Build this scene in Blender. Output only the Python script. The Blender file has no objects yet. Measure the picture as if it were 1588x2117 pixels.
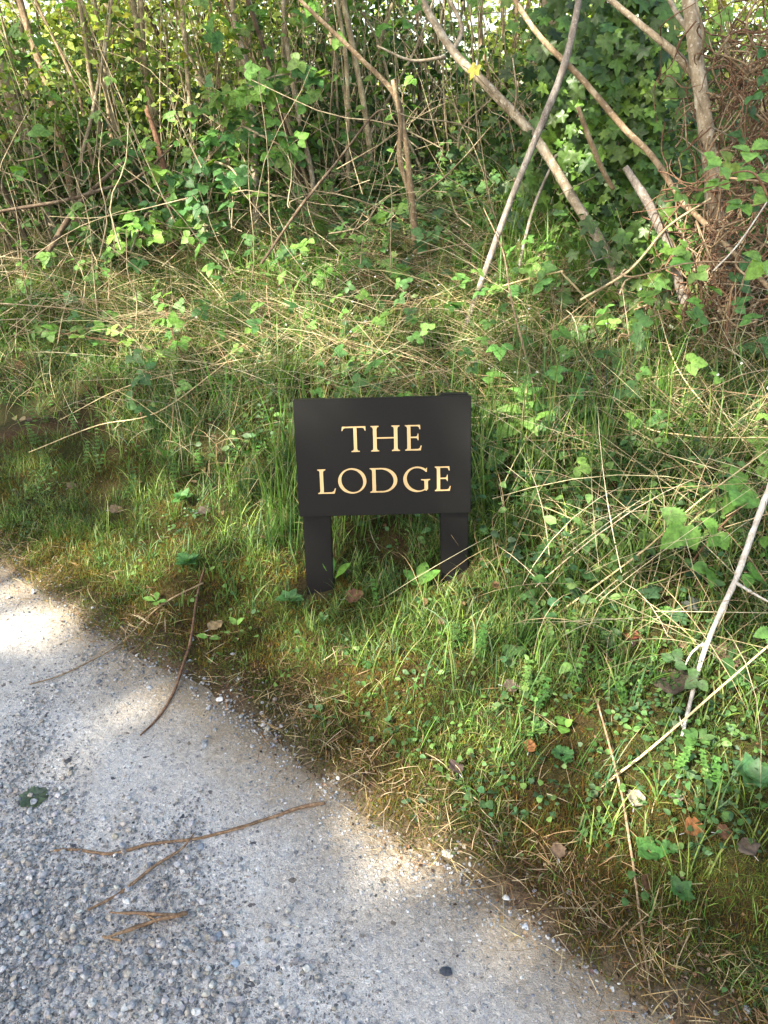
import bpy, math, numpy as np
from mathutils import Vector, Matrix, Euler
from mathutils.geometry import tessellate_polygon
R = math.radians
rng = np.random.default_rng(11)
SC = bpy.context.scene
COL = SC.collection

# ------------------------------------------------------------------ camera, sky, sun, exposure
CAM_H, PITCH, FPX, W0, H0 = 1.15, R(27), 1661.0, 1588.0, 2117.0
cam_d = bpy.data.cameras.new("camera"); cam = bpy.data.objects.new("camera", cam_d); COL.objects.link(cam)
cam.location = (0, 0, CAM_H); cam.rotation_euler = (R(90) - PITCH, 0, 0)
cam_d.sensor_fit = 'VERTICAL'; cam_d.sensor_height = 24; cam_d.sensor_width = 18; cam_d.lens = FPX / H0 * 24
cam_d.clip_start = 0.02; cam_d.clip_end = 400
SC.camera = cam
SUN_EL = R(44); SUN_DIR = np.array([-0.72 * math.cos(SUN_EL), -0.694 * math.cos(SUN_EL), math.sin(SUN_EL)])
wd = bpy.data.worlds.new("World"); SC.world = wd; wd.use_nodes = True
wn = wd.node_tree.nodes; wl = wd.node_tree.links
sky = wn.new("ShaderNodeTexSky"); sky.sky_type = 'NISHITA'; sky.sun_disc = False
sky.sun_elevation = SUN_EL; sky.sun_rotation = math.atan2(SUN_DIR[0], SUN_DIR[1]); sky.dust_density = 2.5; sky.air_density = 1.0
bg = wn["Background"]; bg.inputs[1].default_value = 0.13
wmx = wn.new("ShaderNodeMix"); wmx.data_type = 'RGBA'; wmx.blend_type = 'MULTIPLY'; wmx.inputs[0].default_value = 1; wmx.inputs[7].default_value = (1.06, 1.0, .90, 1)
wl.new(sky.outputs[0], wmx.inputs[6]); wl.new(wmx.outputs[2], bg.inputs[0])
sl = bpy.data.lights.new("sun", 'SUN'); sl.energy = 4.0; sl.angle = R(0.55); sl.color = (1.0, 0.93, 0.80)
so = bpy.data.objects.new("sun", sl); COL.objects.link(so)
so.rotation_euler = Vector(SUN_DIR).to_track_quat('Z', 'Y').to_euler()
SC.view_settings.view_transform = 'Standard'; SC.view_settings.look = 'None'; SC.view_settings.gamma = 1
SC.view_settings.exposure = 2.5
SC.render.engine = 'CYCLES'
SC.cycles.max_bounces = 6; SC.cycles.transmission_bounces = 4; SC.cycles.diffuse_bounces = 3; SC.cycles.glossy_bounces = 2
SC.cycles.caustics_reflective = False; SC.cycles.caustics_refractive = False

# ------------------------------------------------------------------ numeric helpers
CP, SP = math.cos(PITCH), math.sin(PITCH)
def ray(px, py):
    x = (px - W0 / 2) / FPX; y = (H0 / 2 - py) / FPX
    return np.array([x, CP + y * SP, -SP + y * CP])
def proj(P):
    P = np.asarray(P, float); q = P - np.array([0, 0, CAM_H])
    d = q[..., 1] * CP - q[..., 2] * SP; d = np.where(d < 0.05, 0.05, d)
    u = q[..., 1] * SP + q[..., 2] * CP
    return W0 / 2 + FPX * q[..., 0] / d, H0 / 2 - FPX * u / d
def atY(px, py, Y):
    r = ray(px, py); t = Y / r[1]
    return np.array([0, 0, CAM_H]) + r * t
_h = np.random.default_rng(5).random((64, 64))
def vn(x, y):
    x = np.asarray(x, float); y = np.asarray(y, float)
    xi = np.floor(x).astype(int); yi = np.floor(y).astype(int); fx = x - xi; fy = y - yi
    fx = fx * fx * (3 - 2 * fx); fy = fy * fy * (3 - 2 * fy)
    g = lambda a, b: _h[a % 64, b % 64]
    return (g(xi, yi) * (1 - fx) + g(xi + 1, yi) * fx) * (1 - fy) + (g(xi, yi + 1) * (1 - fx) + g(xi + 1, yi + 1) * fx) * fy
def fbm(x, y, o=3):
    s = 0; a = 0.5
    for i in range(o):
        s = s + a * vn(x * 2 ** i + 7.3 * i, y * 2 ** i + 3.1 * i); a *= 0.5
    return s / (1 - 0.5 ** o)
E0 = np.array([-1.075, 1.94]); NB = np.array([0.6517, 0.7586]); TB = np.array([0.7586, -0.6517])
def dist(x, y):
    u = (x - E0[0]) * TB[0] + (y - E0[1]) * TB[1]
    return (x - E0[0]) * NB[0] + (y - E0[1]) * NB[1] - 0.035 * np.exp(-((u - 1.2) / .5) ** 2) + 0.05 * (fbm(u * 2.2, x * 0 + 1.7) - 0.5) * 2 + 0.03 * (vn(u * 14, u * 0 + 3) - .5) + .022 * (vn(x * 38, y * 38) - .5)
def hgt(x, y):
    x = np.asarray(x, float); y = np.asarray(y, float)
    d = dist(x, y)
    z = np.interp(d, [-40, -5.6, -5.2, -.12, -.03, .02, .15, .5, 1.0, 2.0, 2.6, 3.2, 4.5, 8, 20, 60], [.1, .08, -.03, -.03, -.012, .006, .035, .13, .30, .62, .75, .78, .62, .4, .3, .3])
    m = np.clip(d * 2, 0, 1)
    z = z + .016 * np.exp(-((x + .165) ** 2 + (y - 1.6) ** 2) / .014) - .010 * np.exp(-((x - .175) ** 2 + (y - 1.6) ** 2) / .014)
    return z + m * (0.09 * (fbm(x * 2.1, y * 2.1) - .5) + 0.03 * (vn(x * 9, y * 9) - .5)) + 0.006 * (vn(x * 40, y * 40) - .5) * np.clip(d * 8 + 1, 0, 1)
def gp(px, py, off=0.0):
    r = ray(px, py); t = 0.5
    while t < 14:
        p = np.array([0, 0, CAM_H]) + r * t
        if p[2] < max(float(hgt(p[0], p[1])), 0.0) + off: break
        t += 0.004
    return p
def ground(x, y): return np.maximum(hgt(x, y), 0.0)
def nrm(v): return v / np.maximum(np.linalg.norm(v, axis=-1, keepdims=True), 1e-9)
def spl(pts, n):
    P = np.asarray(pts, float)
    if len(P) < 3:
        t = np.linspace(0, 1, n)[:, None]; return P[0] * (1 - t) + P[-1] * t
    Q = np.vstack([2 * P[0] - P[1], P, 2 * P[-1] - P[-2]]); out = []
    for u in np.linspace(0, len(P) - 1 - 1e-6, n):
        i = int(u); f = u - i; a, b, c, d = Q[i:i + 4]
        out.append(.5 * ((2 * b) + (-a + c) * f + (2 * a - 5 * b + 4 * c - d) * f * f + (-a + 3 * b - 3 * c + d) * f ** 3))
    return np.array(out)

# ------------------------------------------------------------------ materials
MATS = {}
def newmat(name):
    m = bpy.data.materials.new(name); m.use_nodes = True; nt = m.node_tree
    b = nt.nodes["Principled BSDF"]; MATS[name] = m
    return m, nt, b
def nd(nt, t, **k):
    n = nt.nodes.new(t)
    for a, v in k.items():
        if a[0] == 'i' and a[1:].isdigit(): n.inputs[int(a[1:])].default_value = v
        else: setattr(n, a, v)
    return n
def ramp(nt, src, stops):
    r = nt.nodes.new("ShaderNodeValToRGB"); e = r.color_ramp.elements
    while len(e) < len(stops): e.new(0.5)
    for q, (p, c) in zip(e, stops):
        q.position = p; q.color = (c, c, c, 1) if not hasattr(c, '__len__') else (*c, 1)
    nt.links.new(src, r.inputs[0]); return r.outputs[0]
def mix(nt, f, a, b, mode='MIX'):
    m = nt.nodes.new("ShaderNodeMix"); m.data_type = 'RGBA'; m.blend_type = mode
    for s, v in ((0, f), (6, a), (7, b)):
        if hasattr(v, 'is_output'): nt.links.new(v, m.inputs[s])
        elif hasattr(v, '__len__'): m.inputs[s].default_value = (*v, 1)
        else: m.inputs[s].default_value = v if s == 0 else (v, v, v, 1)
    return m.outputs[2]
def noise(nt, scale, detail=4, rough=.6, co=None):
    n = nd(nt, "ShaderNodeTexNoise"); n.inputs["Scale"].default_value = scale; n.inputs["Detail"].default_value = detail; n.inputs["Roughness"].default_value = rough
    if co is not None: nt.links.new(co, n.inputs[0])
    return n.outputs[0]
def objco(nt): return nd(nt, "ShaderNodeTexCoord").outputs["Object"]
def bump(nt, b, h, st, d):
    q = nd(nt, "ShaderNodeBump"); q.inputs["Strength"].default_value = st; q.inputs["Distance"].default_value = d
    nt.links.new(h, q.inputs["Height"]); nt.links.new(q.outputs[0], b.inputs["Normal"])
def leafmat(name, trans=.4, rough=.5, spec=.4, gain=1.5, nsc=60):
    m, nt, b = newmat(name)
    a = nd(nt, "ShaderNodeVertexColor"); a.layer_name = "Col"
    n = noise(nt, nsc, 2, .6, objco(nt))
    c = mix(nt, 1.0, a.outputs[0], ramp(nt, n, [(.3, .48), (.7, 1.05)]), 'MULTIPLY')
    nt.links.new(c, b.inputs["Base Color"]); b.inputs["Roughness"].default_value = rough; b.inputs["Specular IOR Level"].default_value = spec
    if trans > 0:
        tr = nd(nt, "ShaderNodeBsdfTranslucent"); c2 = mix(nt, 1.0, c, (gain * 1.05, gain, gain * .55), 'MULTIPLY'); nt.links.new(c2, tr.inputs[0])
        ms = nd(nt, "ShaderNodeMixShader", i0=trans); nt.links.new(b.outputs[0], ms.inputs[1]); nt.links.new(tr.outputs[0], ms.inputs[2])
        nt.links.new(ms.outputs[0], nt.nodes["Material Output"].inputs[0])
    return m
def barkmat(name, dark, mid, light, sc=40, rough=.85):
    m, nt, b = newmat(name); co = objco(nt)
    mp = nd(nt, "ShaderNodeMapping"); mp.inputs["Scale"].default_value = (1, 1, .45); nt.links.new(co, mp.inputs[0])
    n1 = noise(nt, sc, 6, .7, mp.outputs[0]); n2 = noise(nt, sc * 2.6, 3, .6, co); n3 = noise(nt, sc * .3, 3, .6, co)
    c = ramp(nt, n1, [(.3, dark), (.52, mid), (.72, light)])
    c = mix(nt, ramp(nt, n2, [(.56, 0.0), (.66, .75)]), c, light)
    c = mix(nt, ramp(nt, n3, [(.5, 0.0), (.7, .55)]), c, tuple(x * .6 for x in mid))
    nt.links.new(c, b.inputs["Base Color"]); b.inputs["Roughness"].default_value = rough; b.inputs["Specular IOR Level"].default_value = .25
    bump(nt, b, n1, .7, .006)
    return m
GRASSM = leafmat("grass_blade", .34, .5, .3, 1.5, 90); LEAFM = leafmat("leaf", .36, .5, .3, 1.6, 90); IVYM = leafmat("ivy_leaf", .22, .42, .35, 1.5)
DRYM = leafmat("dry_matter", .22, .8, .15, 1.1); MOSSM = leafmat("moss", .35, .8, .1, 1.3); DEADM = leafmat("dead_leaf", .2, .7, .2, 1.2, 90)
STONEM = leafmat("stone", 0, .75, .3, 1, 220); FLOWM = leafmat("petal", .4, .6, .2, 1.0)
BARK_PALE = barkmat("bark_pale", (.10, .075, .045), (.24, .19, .125), (.44, .40, .31))
BARK_TAN = barkmat("bark_tan", (.08, .052, .03), (.21, .145, .082), (.38, .31, .20))
BARK_LICHEN = barkmat("bark_lichen", (.10, .07, .045), (.26, .20, .12), (.42, .40, .24), 55)
BARK_DARK = barkmat("bark_dark", (.03, .02, .014), (.09, .06, .035), (.2, .17, .12))
BARK_BLEACH = barkmat("bark_bleached", (.30, .25, .19), (.48, .43, .36), (.68, .65, .6), 70)
BARK_RUST = barkmat("bark_rust", (.05, .026, .015), (.125, .066, .037), (.25, .145, .085), 80)
BARK_STRAW = barkmat("bark_straw", (.28, .19, .09), (.50, .38, .20), (.62, .52, .32), 70)
BARK_STRIP = barkmat("bark_splintered", (.07, .042, .025), (.18, .11, .062), (.36, .25, .15), 90)
BARK_GREY = barkmat("bark_grey", (.07, .055, .042), (.19, .16, .13), (.34, .31, .27), 60)

def soil_mat():
    m, nt, b = newmat("soil"); co = objco(nt)
    n1 = noise(nt, 9, 6, .65, co); n2 = noise(nt, 120, 4, .7, co); n3 = noise(nt, 3, 3, .5, co)
    c = ramp(nt, n1, [(.3, (.022, .014, .008)), (.5, (.05, .031, .015)), (.7, (.065, .052, .02))])
    c = mix(nt, ramp(nt, n3, [(.45, 0.), (.6, .7)]), c, (.035, .04, .012))
    c = mix(nt, 1.0, c, ramp(nt, n2, [(.3, .5), (.7, 1.5)]), 'MULTIPLY')
    sp = nd(nt, "ShaderNodeSeparateXYZ"); nt.links.new(co, sp.inputs[0])
    a = nd(nt, "ShaderNodeMath", operation='MULTIPLY', i1=.6517); nt.links.new(sp.outputs[0], a.inputs[0])
    d = nd(nt, "ShaderNodeMath", operation='MULTIPLY_ADD', i1=.7586); nt.links.new(sp.outputs[1], d.inputs[0]); nt.links.new(a.outputs[0], d.inputs[2])
    e = nd(nt, "ShaderNodeMath", operation='MULTIPLY_ADD', i1=.25); nt.links.new(n1, e.inputs[0]); nt.links.new(d.outputs[0], e.inputs[2])
    k = float(E0 @ NB); c = mix(nt, ramp(nt, e.outputs[0], [(k + .08, .9), (k + .20, .0)]), c, mix(nt, ramp(nt, n2, [(.35, 0.), (.65, 1.)]), (.13, .09, .055), (.30, .235, .165)))
    nt.links.new(c, b.inputs["Base Color"]); b.inputs["Roughness"].default_value = .95; b.inputs["Specular IOR Level"].default_value = .1
    bump(nt, b, n2, 1., .012); return m
def drive_mat():
    m, nt, b = newmat("exposed_aggregate_concrete"); co = objco(nt)
    wob = noise(nt, 60, 2, .5, co)
    def vor(sc, rnd=1.0):
        v = nd(nt, "ShaderNodeTexVoronoi"); v.voronoi_dimensions = "2D"; v.inputs["Scale"].default_value = sc; v.inputs["Randomness"].default_value = rnd
        o = nd(nt, "ShaderNodeMix"); o.data_type = 'VECTOR'; o.inputs[0].default_value = .02
        nz = nd(nt, "ShaderNodeTexNoise"); nz.inputs["Scale"].default_value = sc * 1.5; nt.links.new(co, nz.inputs[0])
        nt.links.new(co, o.inputs[4]); nt.links.new(nz.outputs[1], o.inputs[5]); nt.links.new(o.outputs[1], v.inputs[0]); return v
    vb, vs = vor(75), vor(190)
    vc = vor(38)
    def cellval(v, ch=0):
        s = nd(nt, "ShaderNodeSeparateColor"); nt.links.new(v.outputs["Color"], s.inputs[0]); return s.outputs[ch]
    fine = noise(nt, 420, 3, .7, co); big = noise(nt, 4.5, 5, .6, co); mid = noise(nt, 22, 4, .6, co)
    mortar = ramp(nt, mid, [(.3, (.40, .38, .345)), (.7, (.55, .525, .485))])
    st = ramp(nt, cellval(vb), [(0, (.25, .255, .27)), (.25, (.42, .42, .425)), (.55, (.56, .55, .53)), (.8, (.45, .42, .38)), (.94, (.70, .69, .66)), (1, (.13, .13, .14))])
    s2 = ramp(nt, cellval(vs, 1), [(0, (.20, .20, .21)), (.3, (.42, .42, .42)), (.7, (.54, .52, .49)), (1, (.70, .68, .65))])
    c = mix(nt, ramp(nt, vs.outputs["Distance"], [(.2, .8), (.5, .0)]), mortar, s2)
    c = mix(nt, ramp(nt, vb.outputs["Distance"], [(.30, .75), (.42, .0)]), c, st)
    # sparse black chips
    t1 = nd(nt, "ShaderNodeMath", operation='GREATER_THAN', i1=.955); nt.links.new(cellval(vc, 2), t1.inputs[0])
    t2 = nd(nt, "ShaderNodeMath", operation='LESS_THAN', i1=.17); nt.links.new(vc.outputs["Distance"], t2.inputs[0])
    t3 = nd(nt, "ShaderNodeMath", operation='MULTIPLY'); nt.links.new(t1.outputs[0], t3.inputs[0]); nt.links.new(t2.outputs[0], t3.inputs[1])
    c = mix(nt, t3.outputs[0], c, (.05, .055, .07))
    c = mix(nt, ramp(nt, big, [(.42, 0.), (.68, .5)]), c, (.30, .25, .19))
    c = mix(nt, 1., c, ramp(nt, fine, [(.3, .72), (.7, 1.25)]), 'MULTIPLY')
    # earthy staining close to the verge (a property of the surface: soil washed on the concrete)
    sp = nd(nt, "ShaderNodeSeparateXYZ"); nt.links.new(co, sp.inputs[0])
    a = nd(nt, "ShaderNodeMath", operation='MULTIPLY', i1=.6517); nt.links.new(sp.outputs[0], a.inputs[0])
    d = nd(nt, "ShaderNodeMath", operation='MULTIPLY_ADD', i1=.7586); nt.links.new(sp.outputs[1], d.inputs[0]); nt.links.new(a.outputs[0], d.inputs[2])
    e = nd(nt, "ShaderNodeMath", operation='MULTIPLY_ADD', i1=.22); nt.links.new(mid, e.inputs[0]); nt.links.new(d.outputs[0], e.inputs[2])
    k = float(E0 @ NB)
    c = mix(nt, ramp(nt, e.outputs[0], [(k - .10, 0.), (k + .00, .38), (k + .11, .9)]), c, (.25, .19, .115))
    nt.links.new(c, b.inputs["Base Color"]); b.inputs["Roughness"].default_value = .8; b.inputs["Specular IOR Level"].default_value = .3
    hb = mix(nt, .5, ramp(nt, vb.outputs["Distance"], [(.0, 1.), (.45, 0.)]), fine)
    hb = mix(nt, .35, hb, ramp(nt, vs.outputs["Distance"], [(.0, 1.), (.5, 0.)]))
    bump(nt, b, hb, .9, .006); return m
SOIL = soil_mat(); DRIVE = drive_mat()

# ------------------------------------------------------------------ mesh accumulator
SX, SY = 0.0, 1.65
class MB:
    def __init__(s): s.V = []; s.F = []; s.C = []; s.n = 0
    def add(s, V, F, C=(.5, .5, .5)):
        V = np.asarray(V, float).reshape(-1, 3); C = np.asarray(C, float)
        if C.ndim == 1: C = np.broadcast_to(C, (len(V), 3))
        s.V.append(V); s.C.append(C)
        if isinstance(F, np.ndarray): s.F.append(F + s.n)
        else:
            for f in F: s.F.append(np.asarray([f]) + s.n)
        s.n += len(V)
    def tube(s, pts, r, sides=8, n=None, col=(.5, .5, .5), wob=0.08, cap=True):
        n = n or max(6, len(pts) * 4); P = spl(pts, n)
        rr = np.interp(np.linspace(0, 1, n), np.linspace(0, 1, len(r)), r) if hasattr(r, '__len__') else np.full(n, r)
        T = nrm(np.gradient(P, axis=0)); a = np.array([0, 0, 1.]) if abs(T[0][2]) < .9 else np.array([1., 0, 0])
        N = []; u = nrm(np.cross(T[0], a))
        for t in T:
            u = nrm(u - t * (u @ t)); N.append(u)
        N = np.array(N); B = np.cross(T, N)
        th = np.linspace(0, 2 * np.pi, sides, endpoint=False)
        k = rr[:, None] * (1 + wob * rng.normal(size=(n, sides)))
        V = P[:, None] + k[..., None] * (np.cos(th)[None, :, None] * N[:, None] + np.sin(th)[None, :, None] * B[:, None])
        i = np.arange(n - 1)[:, None] * sides; j = np.arange(sides)[None]; j2 = (j + 1) % sides
        F = np.stack([i + j, i + j2, i + sides + j2, i + sides + j], -1).reshape(-1, 4)
        V = V.reshape(-1, 3)
        if cap:
            s.add(V, F, col); b = s.n - n * sides
            s.F.append(np.array([[b + q for q in range(sides)][::-1]])); s.F.append(np.array([[b + (n - 1) * sides + q for q in range(sides)]]))
        else: s.add(V, F, col)
        return P
    def blades(s, B, az, L, w, inc, bend, col, seg=4, tipc=None, curl=None):
        """vectorised grass-like ribbons. inc: start inclination from horizontal; bend: how far it droops (rad)"""
        n = len(B); t = np.linspace(0, 1, seg + 1)
        a = inc[:, None] - bend[:, None] * t[None] ** 1.3
        azm = az[:, None] + (curl[:, None] * t[None] if curl is not None else 0)
        dx = np.cos(a) * np.cos(azm); dy = np.cos(a) * np.sin(azm); dz = np.sin(a)
        D = np.stack([dx, dy, dz], -1) * (L[:, None, None] / seg)
        P = B[:, None] + np.concatenate([np.zeros((n, 1, 3)), np.cumsum(D[:, :-1], 1)], 1)
        sd = np.stack([-np.sin(azm), np.cos(azm), 0 * azm], -1) * np.ones((1, seg + 1, 1))
        tw = rng.uniform(-.9, .9, n)[:, None, None]; up = np.stack([0 * azm, 0 * azm, 1 + 0 * azm], -1) * np.ones((1, seg + 1, 1))
        sd = nrm(sd * np.cos(tw) + up * np.sin(tw))
        wt = np.interp(t, [0, .3, .8, 1], [.8, 1, .6, .06])
        o = sd * (w[:, None] * wt[None])[..., None] * .5
        bad = ((np.abs(P[..., 0]) < .225) & (P[..., 1] > SY - .45) & (P[..., 1] < SY + .15) & (P[..., 2] > ground(P[..., 0], P[..., 1]) + .125)).any(1)
        P, o, col = P[~bad], o[~bad], np.asarray(col)[~bad]; n = len(P)
        if tipc is not None: tipc = np.asarray(tipc)[~bad]
        V = np.stack([P - o, P + o], 2).reshape(-1, 3)
        i = (np.arange(n) * (seg + 1) * 2)[:, None] + (np.arange(seg) * 2)[None]
        F = np.stack([i, i + 1, i + 3, i + 2], -1).reshape(-1, 4)
        C = np.repeat(col, (seg + 1) * 2, 0)
        if tipc is not None:
            q = np.tile(np.repeat(t ** 2, 2), n)[:, None]; C = C * (1 - q) + np.repeat(tipc, (seg + 1) * 2, 0) * q
        s.add(V, F, C); return P[:, -1]
    def inst(s, tpl, P, ax, nm, sc, col):
        """place copies of template (V,F): local y->ax, z->nm"""
        TV, TF = tpl; P = np.atleast_2d(P); n = len(P); ax = nrm(np.atleast_2d(ax)); nm = np.atleast_2d(nm)
        sd = nrm(np.cross(ax, nm)); nn = np.cross(sd, ax); sc = np.broadcast_to(sc, (n,))
        V = P[:, None] + sc[:, None, None] * (TV[None, :, 0:1] * sd[:, None] + TV[None, :, 1:2] * ax[:, None] + TV[None, :, 2:3] * nn[:, None])
        col = np.atleast_2d(col); col = np.broadcast_to(col, (n, 3))
        C = np.repeat(col, len(TV), 0)
        V = V.reshape(-1, 3); base = s.n
        s.V.append(V); s.C.append(C); s.n += len(V)
        for f in TF:
            s.F.append((base + np.arange(n)[:, None, None] * len(TV) + f[None]).reshape(-1, f.shape[1]))
    def build(s, name, mat, parent=None, loc=None, smooth=True):
        V = np.concatenate(s.V); C = np.concatenate(s.C)
        if loc is None: loc = parent['_loc'] if parent is not None and '_loc' in parent else (0, 0, 0)
        loc = np.array(loc, float); V = V - loc
        me = bpy.data.meshes.new(name); me.vertices.add(len(V)); me.vertices.foreach_set("co", V.ravel().astype(np.float32))
        lv = np.concatenate([f.ravel() for f in s.F]); lt = np.concatenate([np.full(len(f), f.shape[1]) for f in s.F])
        me.loops.add(len(lv)); me.loops.foreach_set("vertex_index", lv.astype(np.int32))
        me.polygons.add(len(lt)); me.polygons.foreach_set("loop_start", np.concatenate([[0], np.cumsum(lt)[:-1]]).astype(np.int32))
        me.polygons.foreach_set("loop_total", lt.astype(np.int32)); me.polygons.foreach_set("use_smooth", np.full(len(lt), smooth))
        me.update(calc_edges=True)
        at = me.color_attributes.new("Col", 'FLOAT_COLOR', 'POINT')
        at.data.foreach_set("color", np.concatenate([np.clip(C, 0, 1), np.ones((len(C), 1))], 1).ravel().astype(np.float32))
        me.materials.append(mat)
        o = bpy.data.objects.new(name, me); COL.objects.link(o)
        if parent is not None: o.parent = parent
        else: o.location = loc
        return o
def tag(o, label=None, cat=None, group=None, kind=None):
    if label: o['label'] = label
    if cat: o['category'] = cat
    if group: o['group'] = group
    if kind: o['kind'] = kind
    return o
def empty(name, loc, label, cat, group=None):
    o = bpy.data.objects.new(name, None); COL.objects.link(o); o.empty_display_size = .1
    o.location = [float(v) for v in loc]; o['_loc'] = [float(v) for v in loc]
    return tag(o, label, cat, group)
def jit(c, n, a=.2, hue=.08):
    c = np.asarray(c, float); return np.clip(c * (1 + rng.normal(0, a, (n, 1))) * (1 + rng.normal(0, hue, (n, 3))), .004, .95)

# ------------------------------------------------------------------ leaf templates (local y = axis, z = upper face)
def tpl_strip(rows, width, teeth=0., fold=.12, curl=.25, pleat=0.):
    V = []; F = []
    for i in range(rows + 1):
        t = i / rows; w = width(t)
        if teeth and 0 < i < rows: w *= 1 + (teeth if i % 2 else -teeth)
        z0 = -curl * t * t; pz = pleat * (1 if i % 2 else -1)
        V += [(-w, t - (.05 if i % 2 else 0) * (teeth > 0), z0 + fold * w * 2 + pz), (0, t, z0), (w, t - (.05 if i % 2 else 0) * (teeth > 0), z0 + fold * w * 2 + pz)]
    for i in range(rows):
        a = 3 * i; F += [(a, a + 1, a + 4, a + 3), (a + 1, a + 2, a + 5, a + 4)]
    return np.array(V, float), [np.array(F)]
ovate = lambda m: (lambda t: m * math.sin(math.pi * min(1, t ** .75 * .97 + .02)) ** .8)
T_BRAM = tpl_strip(14, ovate(.40), .13, .10, .2, .012)
T_NETT = tpl_strip(16, lambda t: .33 * max(0.02, math.sin(math.pi * min(1, t ** .55))) ** .9 if t < 1 else .01, .2, .1, .35, .012)
T_OV = tpl_strip(6, ovate(.33), 0, .12, .25)
T_ROUND = tpl_strip(6, ovate(.48), 0.05, .05, .12)
T_PLANT = tpl_strip(8, lambda t: .06 + .2 * math.sin(math.pi * min(1, max(0, t - .15) / .86)) if t < .99 else .02, 0, .10, .2)
T_FAR = (np.array([(0, 0, 0), (-.32, .45, .06), (0, 1, -.1), (.32, .45, .06), (0, .5, -.03)], float), [np.array([(0, 4, 1), (1, 4, 2), (2, 4, 3), (3, 4, 0)])])
def tpl_fan(ang_r, zf=.06, cy=.0):
    V = [(0, .28, .03)]; n = len(ang_r)
    for a, r in ang_r: V.append((r * math.sin(R(a)), .28 + r * math.cos(R(a)), -zf * r + .05 * math.sin(R(a * 5))))
    F = [(0, i + 1, (i + 1) % n + 1) for i in range(n)]
    return np.array(V, float), [np.array(F)]
_iv = [(0, .75), (14, .52), (28, .33), (44, .50), (58, .62), (72, .48), (92, .33), (112, .42), (128, .50), (146, .40), (165, .30), (180, .16)]
T_IVY = tpl_fan([(a, r) for a, r in _iv] + [(-a, r) for a, r in _iv[-2:0:-1]])
_lb = [(0, .55), (9, .50), (18, .56), (28, .47), (36, .36), (45, .48), (56, .54), (66, .52), (76, .42), (86, .36), (100, .46), (114, .48), (130, .42), (150, .36), (168, .26), (180, .10)]
T_LOBE = tpl_fan([(a, r) for a, r in _lb] + [(-a, r) for a, r in _lb[-2:0:-1]], .1)
T_PETAL = tpl_fan([(a, .5 if (a // 36) % 2 == 0 else .2) for a in range(0, 360, 36)], .0)
def ico(sub=2):
    import bmesh
    bm = bmesh.new(); bmesh.ops.create_icosphere(bm, subdivisions=sub, radius=1.0)
    V = np.array([v.co[:] for v in bm.verts]); F = np.array([[v.index for v in f.verts] for f in bm.faces]); bm.free(); return V, F
ICO_V, ICO_F = ico(2)
def stone_tpl(k, ang=.0):
    r = np.random.default_rng(k); V = ICO_V.copy()
    for q in range(9 if ang else 5):   # cut facets
        d = nrm(r.normal(size=3)); lim = r.uniform(.55, .85); m = V @ d; V = V - np.where(m > lim, (m - lim) * (1 if ang else .75), 0)[:, None] * d
    V = V * np.array([r.uniform(.8, 1.15), r.uniform(.75, 1.0), r.uniform(.5, .75)]) * .5 + r.normal(0, .012, V.shape)
    return V, [ICO_F]
T_STONE = [stone_tpl(i, 1) for i in range(8)] + [stone_tpl(30 + i, 1) for i in range(3)]
_V1, _F1 = ico(1)
def chip_tpl(k):
    r = np.random.default_rng(k); return _V1 * np.array([r.uniform(.8, 1.2), r.uniform(.6, 1.), r.uniform(.5, .75)]) * .5 + r.normal(0, .07, _V1.shape), [_F1]
T_CHIP = [chip_tpl(i) for i in range(6)]

# ================================================================== SETTING
def grid_axis(lo, hi, a, b, step, far):
    c = np.arange(a, b + 1e-6, step); l = [a]; s = step
    while l[-1] > lo: s *= far; l.append(l[-1] - s)
    r = [b]; s = step
    while r[-1] < hi: s *= far; r.append(r[-1] + s)
    return np.concatenate([np.array(l[:0:-1]), c, np.array(r[1:])])
gx = grid_axis(-90, 90, -3.2, 3.2, .022, 1.12); gy = grid_axis(-60, 160, .4, 6, .022, 1.12)
X, Y = np.meshgrid(gx, gy); nx = len(gx)
Z = hgt(X, Y)
i = (np.arange(len(gy) - 1) * nx)[:, None] + np.arange(nx - 1)[None]
F = np.stack([i, i + 1, i + nx + 1, i + nx], -1).reshape(-1, 4)
g = MB(); g.add(np.stack([X, Y, Z], -1), F, (.1, .07, .03)); tag(g.build("ground", SOIL), kind='structure')
# the concrete drive: a sheet along the verge, ends just beyond where the soil rises over it
ub = grid_axis(-60, 60, -1.5, 4.0, .03, 1.15); vb = np.concatenate([np.linspace(-5.5, -2.2, 20), np.arange(-2.17, .12, .03)])
U, Vv = np.meshgrid(ub, vb); XX = E0[0] + U * TB[0] + Vv * NB[0]; YY = E0[1] + U * TB[1] + Vv * NB[1]
ZZ = 0.004 * (fbm(XX * 3, YY * 3) - .5) - .02 * np.clip(Vv * 12, 0, 1)
nx = len(ub); i = (np.arange(len(vb) - 1) * nx)[:, None] + np.arange(nx - 1)[None]
F = np.stack([i, i + 1, i + nx + 1, i + nx], -1).reshape(-1, 4)
g = MB(); g.add(np.stack([XX, YY, ZZ], -1), F); tag(g.build("drive", DRIVE), kind='structure')

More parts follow.
